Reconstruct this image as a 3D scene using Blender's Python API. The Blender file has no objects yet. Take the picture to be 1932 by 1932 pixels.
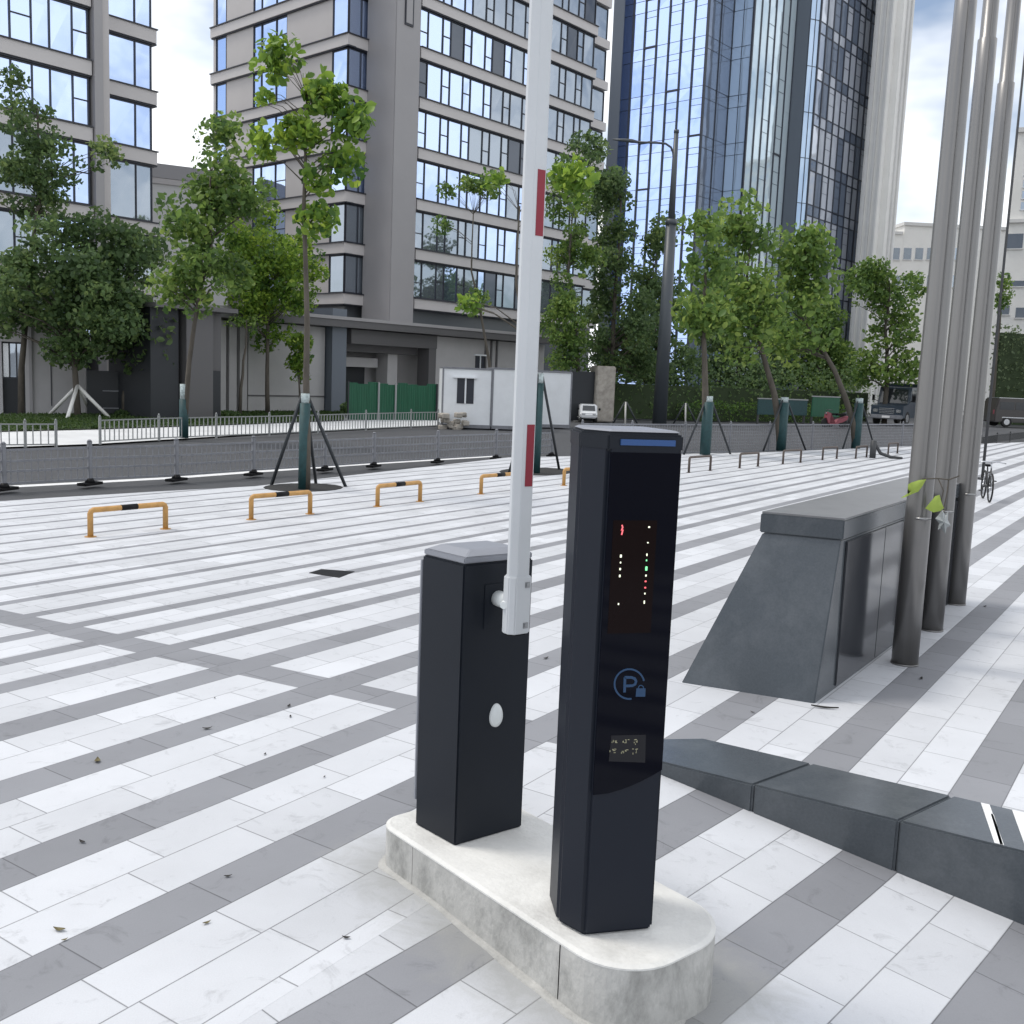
import bpy, bmesh, math, random
import numpy as np
from mathutils import Vector, Matrix

random.seed(7)
R_ = math.radians
sc = bpy.context.scene
col = sc.collection

# ------------------------------------------------------------------ camera
H = 1.9
PITCH = math.atan(256 / 1932.0)
ROLL = R_(2.3)
fw = np.array([0, math.cos(PITCH), -math.sin(PITCH)])
u0 = np.array([0, math.sin(PITCH), math.cos(PITCH)])
Rv = math.cos(ROLL) * np.array([1.0, 0, 0]) + math.sin(ROLL) * u0
Uv = -math.sin(ROLL) * np.array([1.0, 0, 0]) + math.cos(ROLL) * u0
CAM = np.array([0, 0, H])
cd = bpy.data.cameras.new('camera')
cd.sensor_width = 36; cd.lens = 36; cd.clip_start = .05; cd.clip_end = 4000
co = bpy.data.objects.new('camera', cd); col.objects.link(co)
co.matrix_world = Matrix(((Rv[0], Uv[0], -fw[0], 0), (Rv[1], Uv[1], -fw[1], 0), (Rv[2], Uv[2], -fw[2], H), (0, 0, 0, 1)))
sc.camera = co

# ------------------------------------------------------------------ light
SUN_EL, SUN_AZ = R_(60), R_(-78)        # azimuth measured from +Y towards +X
w = bpy.data.worlds.new('World'); sc.world = w; w.use_nodes = True
nt = w.node_tree; nt.nodes.clear()
def N(nt, t, **k):
    n = nt.nodes.new(t)
    for a, b in k.items(): setattr(n, a, b)
    return n
out = N(nt, 'ShaderNodeOutputWorld'); bg = N(nt, 'ShaderNodeBackground')
sky = N(nt, 'ShaderNodeTexSky', sky_type='NISHITA', sun_disc=False)
sky.sun_elevation = SUN_EL; sky.sun_rotation = SUN_AZ; sky.air_density = 1.0; sky.dust_density = 1.2; sky.ozone_density = 1.6
tc = N(nt, 'ShaderNodeTexCoord'); mp = N(nt, 'ShaderNodeMapping'); mp.inputs['Scale'].default_value = (1, 1, 2.2)
mp.inputs['Location'].default_value = (.37, .2, .1)
nz = N(nt, 'ShaderNodeTexNoise'); nz.inputs['Scale'].default_value = 3.1; nz.inputs['Detail'].default_value = 5; nz.inputs['Roughness'].default_value = .52
rp = N(nt, 'ShaderNodeValToRGB'); rp.color_ramp.elements[0].position = .35; rp.color_ramp.elements[1].position = .56
rp.color_ramp.elements[0].color = (.08, .08, .08, 1)
mx = N(nt, 'ShaderNodeMix', data_type='RGBA'); mx.inputs['B'].default_value = (10.2, 10.4, 10.7, 1)
nt.links.new(tc.outputs['Generated'], mp.inputs['Vector']); nt.links.new(mp.outputs[0], nz.inputs['Vector'])
nt.links.new(nz.outputs['Fac'], rp.inputs['Fac']); nt.links.new(rp.outputs['Color'], mx.inputs['Factor'])
nt.links.new(sky.outputs['Color'], mx.inputs['A']); nt.links.new(mx.outputs['Result'], bg.inputs['Color'])
bg.inputs['Strength'].default_value = .115
nt.links.new(bg.outputs[0], out.inputs['Surface'])
sd = bpy.data.lights.new('sun', 'SUN'); sd.energy = 1.5; sd.angle = R_(14); sd.color = (1, .95, .87)
so = bpy.data.objects.new('sun', sd); col.objects.link(so)
sdir = Vector((math.sin(SUN_AZ) * math.cos(SUN_EL), math.cos(SUN_AZ) * math.cos(SUN_EL), math.sin(SUN_EL)))
so.rotation_euler = sdir.to_track_quat('Z', 'Y').to_euler(); so.location = (0, 0, 60)
sc.view_settings.view_transform = 'Standard'; sc.view_settings.look = 'None'
sc.view_settings.exposure = .24; sc.view_settings.gamma = 1

# ------------------------------------------------------------------ measuring helpers
def ray(x, y): return (x - 966) / 1932 * Rv - (y - 966) / 1932 * Uv + fw
def G(x, y, z=0.0):
    d = ray(x, y); return CAM + d * ((z - H) / d[2])
def atY(x, y, Y):
    d = ray(x, y); return CAM + d * (Y / d[1])
def proj(p):
    q = np.array(p, float) - CAM; k = q @ fw
    return 966 + 1932 * (q @ Rv) / k, 966 - 1932 * (q @ Uv) / k
def dv(a): return np.array([math.cos(R_(a)), math.sin(R_(a))])
class Plane:
    """a vertical plane through P, running along angle a; hit() gives (run, height)"""
    def __init__(s, P, a): s.P = np.array(P[:2], float); s.d = dv(a); s.n = np.array([s.d[1], -s.d[0]]); s.a = a
    def hit(s, x, y):
        r = ray(x, y); t = ((s.P - CAM[:2]) @ s.n) / (r[:2] @ s.n); p = CAM + t * r
        return float((p[:2] - s.P) @ s.d), float(p[2])
    def pt(s, r, z, off=0): q = s.P + s.d * r + s.n * off; return np.array([q[0], q[1], z])
def us(p): return (p[0] * math.cos(R_(-34)) - p[1] * math.sin(R_(34)), p[0] * math.sin(R_(34)) + p[1] * math.cos(R_(34)))
def xy(u, s): return np.array([u * math.cos(R_(34)) + s * math.sin(R_(34)), -u * math.sin(R_(34)) + s * math.cos(R_(34))])

# ------------------------------------------------------------------ materials
def mat(name, color, rough=.6, metal=0, spec=.5, var=0, vscale=3, bump=0, bscale=40, coat=0, emit=None, estr=1, stretch=None, dirt=0, dscale=1.2, dcol=(.12, .12, .11), dlo=.52):
    m = bpy.data.materials.new(name); m.use_nodes = True; t = m.node_tree; b = t.nodes['Principled BSDF']
    b.inputs['Base Color'].default_value = (*color, 1); b.inputs['Roughness'].default_value = rough
    b.inputs['Metallic'].default_value = metal; b.inputs['Specular IOR Level'].default_value = spec
    b.inputs['Coat Weight'].default_value = coat; b.inputs['Coat Roughness'].default_value = .06
    if emit: b.inputs['Emission Color'].default_value = (*emit, 1); b.inputs['Emission Strength'].default_value = estr
    src = None
    if var or bump or dirt:
        tc = N(t, 'ShaderNodeTexCoord'); vec = tc.outputs['Object']
        if stretch:
            mp = N(t, 'ShaderNodeMapping'); mp.inputs['Scale'].default_value = stretch; t.links.new(vec, mp.inputs[0]); vec = mp.outputs[0]
    if var:
        n = N(t, 'ShaderNodeTexNoise'); n.inputs['Scale'].default_value = vscale; n.inputs['Detail'].default_value = 8; n.inputs['Roughness'].default_value = .65
        t.links.new(vec, n.inputs['Vector'])
        r = N(t, 'ShaderNodeMapRange'); r.inputs['From Min'].default_value = .3; r.inputs['From Max'].default_value = .7
        r.inputs['To Min'].default_value = 1 - var; r.inputs['To Max'].default_value = 1 + var
        t.links.new(n.outputs['Fac'], r.inputs['Value'])
        x = N(t, 'ShaderNodeMix', data_type='RGBA', blend_type='MULTIPLY'); x.inputs['Factor'].default_value = 1
        x.inputs['A'].default_value = (*color, 1); t.links.new(r.outputs[0], x.inputs['B']); src = x.outputs['Result']
    if dirt:
        n = N(t, 'ShaderNodeTexNoise'); n.inputs['Scale'].default_value = dscale; n.inputs['Detail'].default_value = 9; n.inputs['Roughness'].default_value = .7; n.inputs['Distortion'].default_value = .15
        t.links.new(vec, n.inputs['Vector'])
        r = N(t, 'ShaderNodeMapRange'); r.inputs['From Min'].default_value = dlo; r.inputs['From Max'].default_value = dlo + .2; r.inputs['To Max'].default_value = dirt
        t.links.new(n.outputs['Fac'], r.inputs['Value'])
        x = N(t, 'ShaderNodeMix', data_type='RGBA'); x.inputs['A'].default_value = (*color, 1)
        if src: t.links.new(src, x.inputs['A'])
        x.inputs['B'].default_value = (*dcol, 1); t.links.new(r.outputs[0], x.inputs['Factor']); src = x.outputs['Result']
    if src: t.links.new(src, b.inputs['Base Color'])
    if bump:
        n = N(t, 'ShaderNodeTexNoise'); n.inputs['Scale'].default_value = bscale; n.inputs['Detail'].default_value = 5
        t.links.new(vec, n.inputs['Vector'])
        bp = N(t, 'ShaderNodeBump'); bp.inputs['Strength'].default_value = bump; bp.inputs['Distance'].default_value = .01
        t.links.new(n.outputs['Fac'], bp.inputs['Height']); t.links.new(bp.outputs[0], b.inputs['Normal'])
    return m

def paving(name, ang, cross=None):
    """rows of stone slabs: one grey row then two pale rows, thin joints, slab to slab tone"""
    m = bpy.data.materials.new(name); m.use_nodes = True; t = m.node_tree; b = t.nodes['Principled BSDF']
    L = t.links.new
    def M(op, a, c=None, d=None):
        n = N(t, 'ShaderNodeMath', operation=op)
        for i, v in enumerate((a, c, d)):
            if v is None: continue
            if isinstance(v, (int, float)): n.inputs[i].default_value = v
            else: L(v, n.inputs[i])
        return n.outputs[0]
    g = N(t, 'ShaderNodeNewGeometry'); sp = N(t, 'ShaderNodeSeparateXYZ'); L(g.outputs['Position'], sp.inputs[0])
    X, Y = sp.outputs[0], sp.outputs[1]
    # t runs across the rows, s along them
    T = M('ADD', M('MULTIPLY', X, -math.sin(R_(ang))), M('MULTIPLY', Y, math.cos(R_(ang))))
    S = M('ADD', M('MULTIPLY', X, math.cos(R_(ang))), M('MULTIPLY', Y, math.sin(R_(ang))))
    P = .70 / 3
    # beyond the hoops the rows are laid narrower
    T0 = T; T = M('ADD', T, M('MULTIPLY', M('MAXIMUM', M('SUBTRACT', T, 5.5), 0.0), .40))
    q = M('DIVIDE', M('SUBTRACT', T, .59), P)
    row = M('FLOOR', q); fr = M('FRACT', q)
    three = M('FLOORED_MODULO', row, 3.0)
    wid = M('SUBTRACT', 1.0, M('MULTIPLY', M('MINIMUM', M('MAXIMUM', M('MULTIPLY', M('SUBTRACT', T0, 5.5), .3), 0.0), 1.0), .50))
    grey = M('MULTIPLY', M('LESS_THAN', three, .5), M('LESS_THAN', fr, wid))
    if cross: grey = M('MULTIPLY', grey, M('SUBTRACT', 1.0, M('MULTIPLY', M('LESS_THAN', T0, 2.4), M('LESS_THAN', S, 4.0))))
    wn = N(t, 'ShaderNodeTexWhiteNoise', noise_dimensions='1D'); L(row, wn.inputs['W'])
    LEN = .52
    sv = M('DIVIDE', M('ADD', S, M('MULTIPLY', wn.outputs['Value'], LEN)), LEN)
    tile = M('FLOOR', sv); fs = M('FRACT', sv)
    if cross:
        ca, off, wd = cross
        Sc = M('ADD', M('MULTIPLY', X, -math.sin(R_(ca))), M('MULTIPLY', Y, math.cos(R_(ca))))
        inb = M('LESS_THAN', M('ABSOLUTE', M('SUBTRACT', Sc, off)), wd / 2)
        grey = M('MAXIMUM', grey, inb)
    # joints
    def joint(f, wdt): return M('MINIMUM', M('MULTIPLY', M('MINIMUM', f, M('SUBTRACT', 1.0, f)), 1 / wdt), 1.0)
    jd = M('MINIMUM', joint(fr, .020), joint(fs, .0095))
    wt = N(t, 'ShaderNodeTexWhiteNoise', noise_dimensions='2D')
    cb = N(t, 'ShaderNodeCombineXYZ'); L(row, cb.inputs[0]); L(tile, cb.inputs[1]); L(cb.outputs[0], wt.inputs['Vector'])
    n1 = N(t, 'ShaderNodeTexNoise'); n1.inputs['Scale'].default_value = 1.3; n1.inputs['Detail'].default_value = 8; n1.inputs['Roughness'].default_value = .62
    n2 = N(t, 'ShaderNodeTexNoise'); n2.inputs['Scale'].default_value = 190; n2.inputs['Detail'].default_value = 3
    n3 = N(t, 'ShaderNodeTexNoise'); n3.inputs['Scale'].default_value = 5.5; n3.inputs['Detail'].default_value = 10; n3.inputs['Roughness'].default_value = .72; n3.inputs['Distortion'].default_value = 1.2
    for n in (n1, n2, n3): L(g.outputs['Position'], n.inputs['Vector'])
    tone = M('ADD', M('ADD', .915, M('MULTIPLY', wt.outputs['Value'], .17)), M('MULTIPLY', M('SUBTRACT', n1.outputs['Fac'], .5), .34))
    tone = M('ADD', tone, M('MULTIPLY', M('SUBTRACT', n2.outputs['Fac'], .5), .16))
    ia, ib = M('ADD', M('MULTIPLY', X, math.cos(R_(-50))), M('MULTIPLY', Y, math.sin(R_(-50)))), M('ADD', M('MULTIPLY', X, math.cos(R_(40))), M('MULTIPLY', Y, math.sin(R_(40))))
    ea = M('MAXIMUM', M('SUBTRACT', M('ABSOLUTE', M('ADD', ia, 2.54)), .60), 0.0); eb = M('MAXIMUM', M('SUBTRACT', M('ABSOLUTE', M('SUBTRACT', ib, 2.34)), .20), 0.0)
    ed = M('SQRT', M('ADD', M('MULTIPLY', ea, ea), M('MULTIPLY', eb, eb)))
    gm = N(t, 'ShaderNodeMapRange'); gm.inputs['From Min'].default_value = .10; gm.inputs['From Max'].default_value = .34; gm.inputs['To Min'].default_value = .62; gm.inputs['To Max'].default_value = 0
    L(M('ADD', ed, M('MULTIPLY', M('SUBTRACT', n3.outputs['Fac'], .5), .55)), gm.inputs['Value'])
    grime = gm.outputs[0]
    mr = N(t, 'ShaderNodeMapRange'); mr.inputs['From Min'].default_value = .56; mr.inputs['From Max'].default_value = .78; mr.inputs['To Max'].default_value = .40
    L(n3.outputs['Fac'], mr.inputs['Value']); tone = M('MULTIPLY', tone, M('SUBTRACT', 1.0, mr.outputs[0]))
    mc = N(t, 'ShaderNodeMix', data_type='RGBA'); mc.inputs['A'].default_value = (.535, .547, .572, 1); mc.inputs['B'].default_value = (.228, .233, .25, 1); L(grey, mc.inputs['Factor'])
    jm = N(t, 'ShaderNodeMix', data_type='RGBA'); jm.inputs['A'].default_value = (.035, .035, .04, 1); L(mc.outputs['Result'], jm.inputs['B'])
    jv = M('MINIMUM', M('ADD', jd, M('MULTIPLY', n3.outputs['Fac'], .42)), 1.0)
    L(jv, jm.inputs['Factor'])
    fin = N(t, 'ShaderNodeMix', data_type='RGBA', blend_type='MULTIPLY'); fin.inputs['Factor'].default_value = 1
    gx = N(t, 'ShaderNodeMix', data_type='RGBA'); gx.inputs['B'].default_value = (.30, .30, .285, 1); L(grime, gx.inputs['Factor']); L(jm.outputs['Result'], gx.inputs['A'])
    L(gx.outputs['Result'], fin.inputs['A']); L(tone, fin.inputs['B']); L(fin.outputs['Result'], b.inputs['Base Color'])
    b.inputs['Roughness'].default_value = .62; b.inputs['Specular IOR Level'].default_value = .35
    bp = N(t, 'ShaderNodeBump'); bp.inputs['Strength'].default_value = .35; bp.inputs['Distance'].default_value = .004
    L(M('ADD', M('MULTIPLY', jd, 1.0), M('MULTIPLY', n2.outputs['Fac'], .35)), bp.inputs['Height']); L(bp.outputs[0], b.inputs['Normal'])
    return m

def leaf_mat(name, dark, mid, light, trans=.35):
    m = bpy.data.materials.new(name); m.use_nodes = True; t = m.node_tree; b = t.nodes['Principled BSDF']
    at = N(t, 'ShaderNodeAttribute', attribute_name='tone'); r = N(t, 'ShaderNodeValToRGB')
    e = r.color_ramp.elements; e[0].color = (*dark, 1); e[1].color = (*light, 1); x = e.new(.5); x.color = (*mid, 1)
    t.links.new(at.outputs['Fac'], r.inputs['Fac']); t.links.new(r.outputs['Color'], b.inputs['Base Color'])
    b.inputs['Roughness'].default_value = .5; b.inputs['Specular IOR Level'].default_value = .35
    tr = N(t, 'ShaderNodeBsdfTranslucent'); hs = N(t, 'ShaderNodeHueSaturation'); hs.inputs['Value'].default_value = 1.7; hs.inputs['Hue'].default_value = .485
    t.links.new(r.outputs['Color'], hs.inputs['Color']); t.links.new(hs.outputs[0], tr.inputs['Color'])
    mx = N(t, 'ShaderNodeMixShader'); mx.inputs[0].default_value = trans
    t.links.new(b.outputs[0], mx.inputs[1]); t.links.new(tr.outputs[0], mx.inputs[2]); t.links.new(mx.outputs[0], t.nodes['Material Output'].inputs['Surface'])
    return m

def glass_mat(name, tint, rough=.03, wav=.02, wscale=.9, metal=.92):
    m = mat(name, tint, rough, metal, .5)
    t = m.node_tree; b = t.nodes['Principled BSDF']; tc = N(t, 'ShaderNodeTexCoord'); n = N(t, 'ShaderNodeTexNoise'); n.inputs['Scale'].default_value = wscale; n.inputs['Detail'].default_value = 1
    t.links.new(tc.outputs['Object'], n.inputs['Vector']); bp = N(t, 'ShaderNodeBump'); bp.inputs['Strength'].default_value = wav; bp.inputs['Distance'].default_value = .5
    t.links.new(n.outputs['Fac'], bp.inputs['Height']); t.links.new(bp.outputs[0], b.inputs['Normal'])
    return m

MT = {}
_c = G(300 * .966, 1267 * .966)     # a point in the middle of the cross band
_off = float(-_c[0] * math.sin(R_(-27)) + _c[1] * math.cos(R_(-27)))
MT['pave'] = paving('striped stone paving', 56.3, (-27, _off, .26))
MT['ramp'] = paving('ramp stone paving', 51.3)
MT['asphalt'] = mat('asphalt', (.055, .057, .062), .85, var=.18, vscale=2.5, bump=.3, bscale=120)
MT['ground'] = mat('ground concrete', (.30, .30, .30), .85, var=.15, vscale=.6)
MT['farpave'] = mat('pale far pavement', (.62, .625, .63), .7, var=.1, vscale=.8)
MT['lawn'] = mat('lawn soil', (.05, .075, .03), .9, var=.3, vscale=4)
MT['line'] = mat('white road paint', (.72, .72, .72), .6, var=.12, vscale=6)
MT['concrete'] = mat('cast concrete', (.66, .655, .63), .8, var=.10, vscale=5, bump=.35, bscale=60, dirt=.5, dscale=2.4, dcol=(.34, .335, .315))
MT['concrete_side'] = mat('grimy concrete with painted shade', (.44, .435, .415), .85, var=.22, vscale=4.5, bump=.5, bscale=50, dirt=.9, dscale=4.2, dcol=(.19, .19, .18), stretch=(1, 1, .6), dlo=.46)  # real grime plus a darker base that paints side shade into the colour
MT['mortar'] = mat('grey mortar', (.40, .395, .375), .9, var=.2, vscale=9, bump=.5, bscale=70, dirt=.5, dscale=7, dcol=(.22, .22, .21))
MT['granite_pol'] = mat('mirror polished granite', (.040, .043, .050), .10, var=.12, vscale=3)
MT['granite'] = mat('dark polished granite', (.066, .076, .086), .20, var=.12, vscale=85, bump=.04, bscale=200, dirt=.40, dscale=2.2, dcol=(.14, .15, .16), dlo=.48)
MT['granite_top'] = mat('honed granite cap', (.17, .172, .178), .4, var=.12, vscale=5)
MT['cab'] = mat('charcoal powder coat', (.009, .012, .018), .42, spec=.24, var=.10, vscale=2.5, bump=.05, bscale=500)
MT['lid'] = mat('grey painted lid', (.23, .24, .27), .42)
MT['term'] = mat('graphite coated metal', (.009, .012, .020), .42, spec=.24, bump=.04, bscale=500)
MT['gloss'] = mat('black glass panel', (.0015, .002, .006), .06, spec=.12)
MT['white'] = mat('white powder coat', (.56, .58, .60), .35, var=.03, vscale=6)
MT['white2'] = mat('white plastic', (.68, .71, .71), .4)
MT['red'] = mat('red reflective tape', (.23, .005, .022), .35)
MT['blue'] = mat('blue light bar', (.015, .055, .17), .3, emit=(.05, .16, .45), estr=.08)
MT['blue_dim'] = mat('dim blue lit print', (.006, .03, .08), .3, emit=(.03, .13, .30), estr=.09)
MT['led_w'] = mat('warm white led', (.6, .6, .5), .4, emit=(.95, 1, .75), estr=.9)
MT['led_g'] = mat('green led', (.2, .6, .3), .4, emit=(.25, .95, .42), estr=.8)
MT['led_r'] = mat('red led', (.6, .1, .1), .4, emit=(1, .16, .2), estr=.8)
MT['screen'] = mat('off screen', (.006, .002, .002), .12, spec=.12)
MT['label'] = mat('dark grey sticker', (.016, .016, .019), .4, spec=.2)
MT['glyph'] = mat('pale yellow print', (.40, .38, .24), .6)
MT['bolt'] = mat('zinc bolt', (.35, .36, .37), .35, metal=.9)
MT['black'] = mat('black plastic', (.006, .006, .007), .5, spec=.2)
MT['darkmetal'] = mat('dark painted steel', (.045, .047, .05), .5)
MT['steel'] = mat('brushed stainless steel', (.215, .21, .206), .30, metal=.62, var=.06, vscale=3, stretch=(60, 60, .4))
MT['steel_d'] = mat('stainless bracket', (.3, .3, .3), .3, metal=1)
MT['rope'] = mat('pale rope', (.22, .215, .21), .9)
MT['yellow'] = mat('orange yellow paint', (.46, .25, .075), .5, var=.2, vscale=9, dirt=.4, dscale=14, dcol=(.20, .12, .06))
MT['brown'] = mat('dull brown painted steel', (.085, .065, .055), .6, var=.2, vscale=9)
MT['fence'] = mat('grey fence paint', (.20, .205, .225), .5, var=.15, vscale=6)
MT['rail'] = mat('pale grey rail paint', (.28, .29, .29), .5)
MT['tape_l'] = mat('whitewashed stake', (.74, .73, .70), .7)
MT['teal'] = mat('dark teal wrap', (.012, .050, .054), .6, var=.25, vscale=12)
MT['tape'] = mat('white trunk band', (.36, .42, .42), .6, var=.5, vscale=18)
MT['stake'] = mat('dark stake', (.025, .03, .035), .6)
MT['stake_l'] = mat('pale stake', (.50, .49, .46), .7)
MT['bark'] = mat('grey brown bark', (.085, .074, .060), .9, var=.35, vscale=6, bump=.6, bscale=25, stretch=(1, 1, .35))
MT['barkd'] = mat('dark bark', (.05, .045, .04), .9, var=.35, vscale=6, bump=.6, bscale=25)
MT['pit'] = mat('dark tree pit mulch', (.022, .022, .022), .95, var=.4, vscale=20, bump=.8, bscale=60)
MT['beige'] = mat('beige aluminium cladding', (.47, .445, .435), .55, var=.04, vscale=.5)
MT['beige_l'] = mat('pale band cladding', (.53, .505, .495), .5, var=.04, vscale=.6)
MT['pier'] = mat('grey beige pier cladding', (.31, .30, .305), .5, var=.04, vscale=.4)
MT['spandrel'] = mat('dark grey spandrel', (.12, .13, .145), .25, spec=.6)
MT['frame'] = mat('black window frame', (.022, .025, .036), .45)
MT['mull'] = mat('dark blue mullion', (.028, .034, .05), .45)
MT['glass'] = glass_mat('sky reflecting glass', (.56, .68, .93))
MT['glass_g'] = glass_mat('grey glass', (.36, .41, .47), metal=.75)
MT['glass_d'] = glass_mat('dark glass', (.10, .115, .14), metal=.55)
MT['glass_b'] = glass_mat('blue tower glass', (.50, .64, 1.0))
MT['glass_m'] = glass_mat('mid blue tower glass', (.50, .64, .82), metal=.32)
MT['glass_p'] = glass_mat('pale tower glass', (.68, .80, .86), metal=.42)
MT['glass_s'] = glass_mat('slate tower glass', (.24, .29, .38), metal=.45)
MT['glass_st'] = glass_mat('mottled tower glass', (.62, .66, .74), wav=.03, metal=.35)
MT['slate'] = mat('slate metal panel', (.12, .14, .17), .4)
MT['render'] = mat('pale beige render', (.74, .73, .70), .75, var=.06, vscale=.3)
MT['render_g'] = mat('grey beige render', (.60, .595, .58), .75, var=.06, vscale=.3)
MT['podwall'] = mat('pale grey stone wall', (.43, .42, .42), .6, var=.06, vscale=1.2)
MT['podtrim'] = mat('dark bronze trim', (.10, .097, .10), .5)
MT['darkwall'] = mat('dark slate wall', (.018, .021, .026), .5)
MT['interior'] = mat('deep shade doorway', (.012, .015, .018), .6)
MT['hoard'] = mat('green hoarding sheet', (.008, .085, .042), .5, var=.2, vscale=3, stretch=(6, 6, .4))
MT['cabin'] = mat('white cabin panel', (.76, .78, .80), .5, var=.05, vscale=2)
MT['rubble'] = mat('broken render', (.36, .33, .29), .9, var=.3, vscale=4)
MT['lamp'] = mat('slate lamp post paint', (.055, .065, .075), .45)
MT['hedge_box'] = mat('hedge core', (.030, .048, .018), .95)
MT['truck'] = mat('slate truck paint', (.030, .045, .065), .35, coat=.3)
MT['van'] = mat('dark van paint', (.045, .04, .038), .3, coat=.4)
MT['cart'] = mat('white body paint', (.7, .71, .72), .35)
MT['rubber'] = mat('tyre rubber', (.015, .015, .015), .8)
MT['chrome'] = mat('pale trim', (.55, .56, .58), .25, metal=.8)
MT['winsh'] = mat('vehicle glass', (.03, .035, .04), .06, spec=.8)
MT['pink'] = mat('faded red paint', (.25, .06, .08), .5)
MT['leaf_fresh'] = mat('fresh green leaf', (.30, .40, .06), .5)
MT['leaf_dry'] = mat('dry leaf', (.12, .10, .04), .7, var=.3, vscale=60)
MT['leaf_dark'] = mat('dark dead leaf', (.02, .018, .015), .8)
MT['plastic'] = mat('clear grey plastic film', (.30, .32, .32), .25); 
MT['fol_dark'] = leaf_mat('dark foliage', (.050, .092, .038), (.10, .165, .062), (.20, .27, .09), .44)
MT['fol_mid'] = leaf_mat('green foliage', (.048, .100, .030), (.12, .205, .048), (.26, .35, .085), .44)
MT['fol_lime'] = leaf_mat('young lime foliage', (.042, .105, .022), (.145, .25, .036), (.33, .44, .065), .44)
MT['fol_hedge'] = leaf_mat('hedge foliage', (.030, .075, .020), (.080, .16, .032), (.17, .28, .05), .35)
MT['fol_ivy'] = leaf_mat('grey green creeper', (.060, .095, .045), (.12, .165, .08), (.20, .24, .12), .35)
MT['grass'] = leaf_mat('grass blades', (.022, .05, .012), (.045, .085, .020), (.085, .13, .035), .3)

# ------------------------------------------------------------------ object helpers
def tag(o, label=None, cat=None, group=None, kind=None):
    if label: o['label'] = label
    if cat: o['category'] = cat
    if group: o['group'] = group
    if kind: o['kind'] = kind
    return o
def empty(name, label, cat, loc, rz=0, group=None):
    o = bpy.data.objects.new(name, None); col.objects.link(o); o.location = Vector([float(v) for v in loc]); o.rotation_euler[2] = rz
    o.empty_display_size = .2
    return tag(o, label, cat, group)
def copy_tree(o, parent=None):
    c = o.copy(); col.objects.link(c); c.parent = parent
    for ch in [k for k in bpy.data.objects if k.parent == o]: copy_tree(ch, c)
    return c
class MB:
    def __init__(s): s.bm = bmesh.new(); s.mi = 0
    def face(s, pts):
        f = s.bm.faces.new([s.bm.verts.new([float(c) for c in p]) for p in pts]); f.material_index = s.mi; return f
    def prism(s, poly, z0, z1, top=None, bevel=0, seg=2):
        """poly: xy list (ccw); z0/z1 numbers or lists; top: other xy list for the upper ring"""
        n = len(poly); top = top or poly
        zl = z0 if hasattr(z0, '__len__') else [z0] * n; zh = z1 if hasattr(z1, '__len__') else [z1] * n
        a = [s.bm.verts.new((float(p[0]), float(p[1]), float(z))) for p, z in zip(poly, zl)]
        b = [s.bm.verts.new((float(p[0]), float(p[1]), float(z))) for p, z in zip(top, zh)]
        fs = [s.bm.faces.new(a[::-1]), s.bm.faces.new(b)]
        for i in range(n): fs.append(s.bm.faces.new((a[i], a[(i + 1) % n], b[(i + 1) % n], b[i])))
        for f in fs: f.material_index = s.mi
        bmesh.ops.recalc_face_normals(s.bm, faces=fs)
        if bevel:
            es = list({e for f in fs for e in f.edges})
            bmesh.ops.bevel(s.bm, geom=es, offset=bevel, segments=seg, affect='EDGES', clamp_overlap=True)
        return s
    def box(s, c, size, a=0, bevel=0, seg=2):
        ca, sa = math.cos(a), math.sin(a); hx, hy, hz = [v / 2 for v in size]
        poly = [(c[0] + x * ca - y * sa, c[1] + x * sa + y * ca) for x, y in ((-hx, -hy), (hx, -hy), (hx, hy), (-hx, hy))]
        return s.prism(poly, c[2] - hz, c[2] + hz, bevel=bevel, seg=seg)
    def slab(s, pl, r0, r1, z0, z1, o0, o1, bevel=0):
        """box on a facade plane: run r0..r1, height z0..z1, from offset o0 (inner) to o1 (outer)"""
        q = [pl.pt(r0, 0, o1), pl.pt(r1, 0, o1), pl.pt(r1, 0, o0), pl.pt(r0, 0, o0)]
        return s.prism([p[:2] for p in q], z0, z1, bevel=bevel)
    def tube(s, pts, rad, n=10, caps=True):
        pts = [Vector([float(c) for c in p]) for p in pts]; m = len(pts)
        rad = rad if hasattr(rad, '__len__') else [rad] * m
        rings = []; prev = None
        for i, p in enumerate(pts):
            d = (pts[min(i + 1, m - 1)] - pts[max(i - 1, 0)]).normalized()
            if prev is None:
                ref = Vector((0, 0, 1)) if abs(d.z) < .9 else Vector((1, 0, 0)); x = d.cross(ref).normalized()
            else:
                x = (prev - d * prev.dot(d)).normalized()
            prev = x; y = d.cross(x)
            rings.append([s.bm.verts.new(p + (x * math.cos(2 * math.pi * k / n) + y * math.sin(2 * math.pi * k / n)) * rad[i]) for k in range(n)])
        for a, b in zip(rings, rings[1:]):
            for k in range(n):
                f = s.bm.faces.new((a[k], a[(k + 1) % n], b[(k + 1) % n], b[k])); f.smooth = True
        if caps: s.bm.faces.new(rings[0][::-1]); s.bm.faces.new(rings[-1])
        return s
    def build(s, name, m, parent=None, world=True, smooth=False, angle=35):
        me = bpy.data.meshes.new(name); s.bm.to_mesh(me); s.bm.free()
        for k in (m if isinstance(m, (list, tuple)) else [m]): me.materials.append(k)
        if smooth:
            for p in me.polygons: p.use_smooth = True
            try: me.set_sharp_from_angle(angle=R_(angle))
            except Exception: pass
        o = bpy.data.objects.new(name, me); col.objects.link(o)
        if parent is not None:
            o.parent = parent
            if world and parent.type == 'EMPTY': o.location = -parent.location
        return o
def solid(name, m, parent, *a, **k): return MB().prism(*a, **k).build(name, m, parent)

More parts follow.
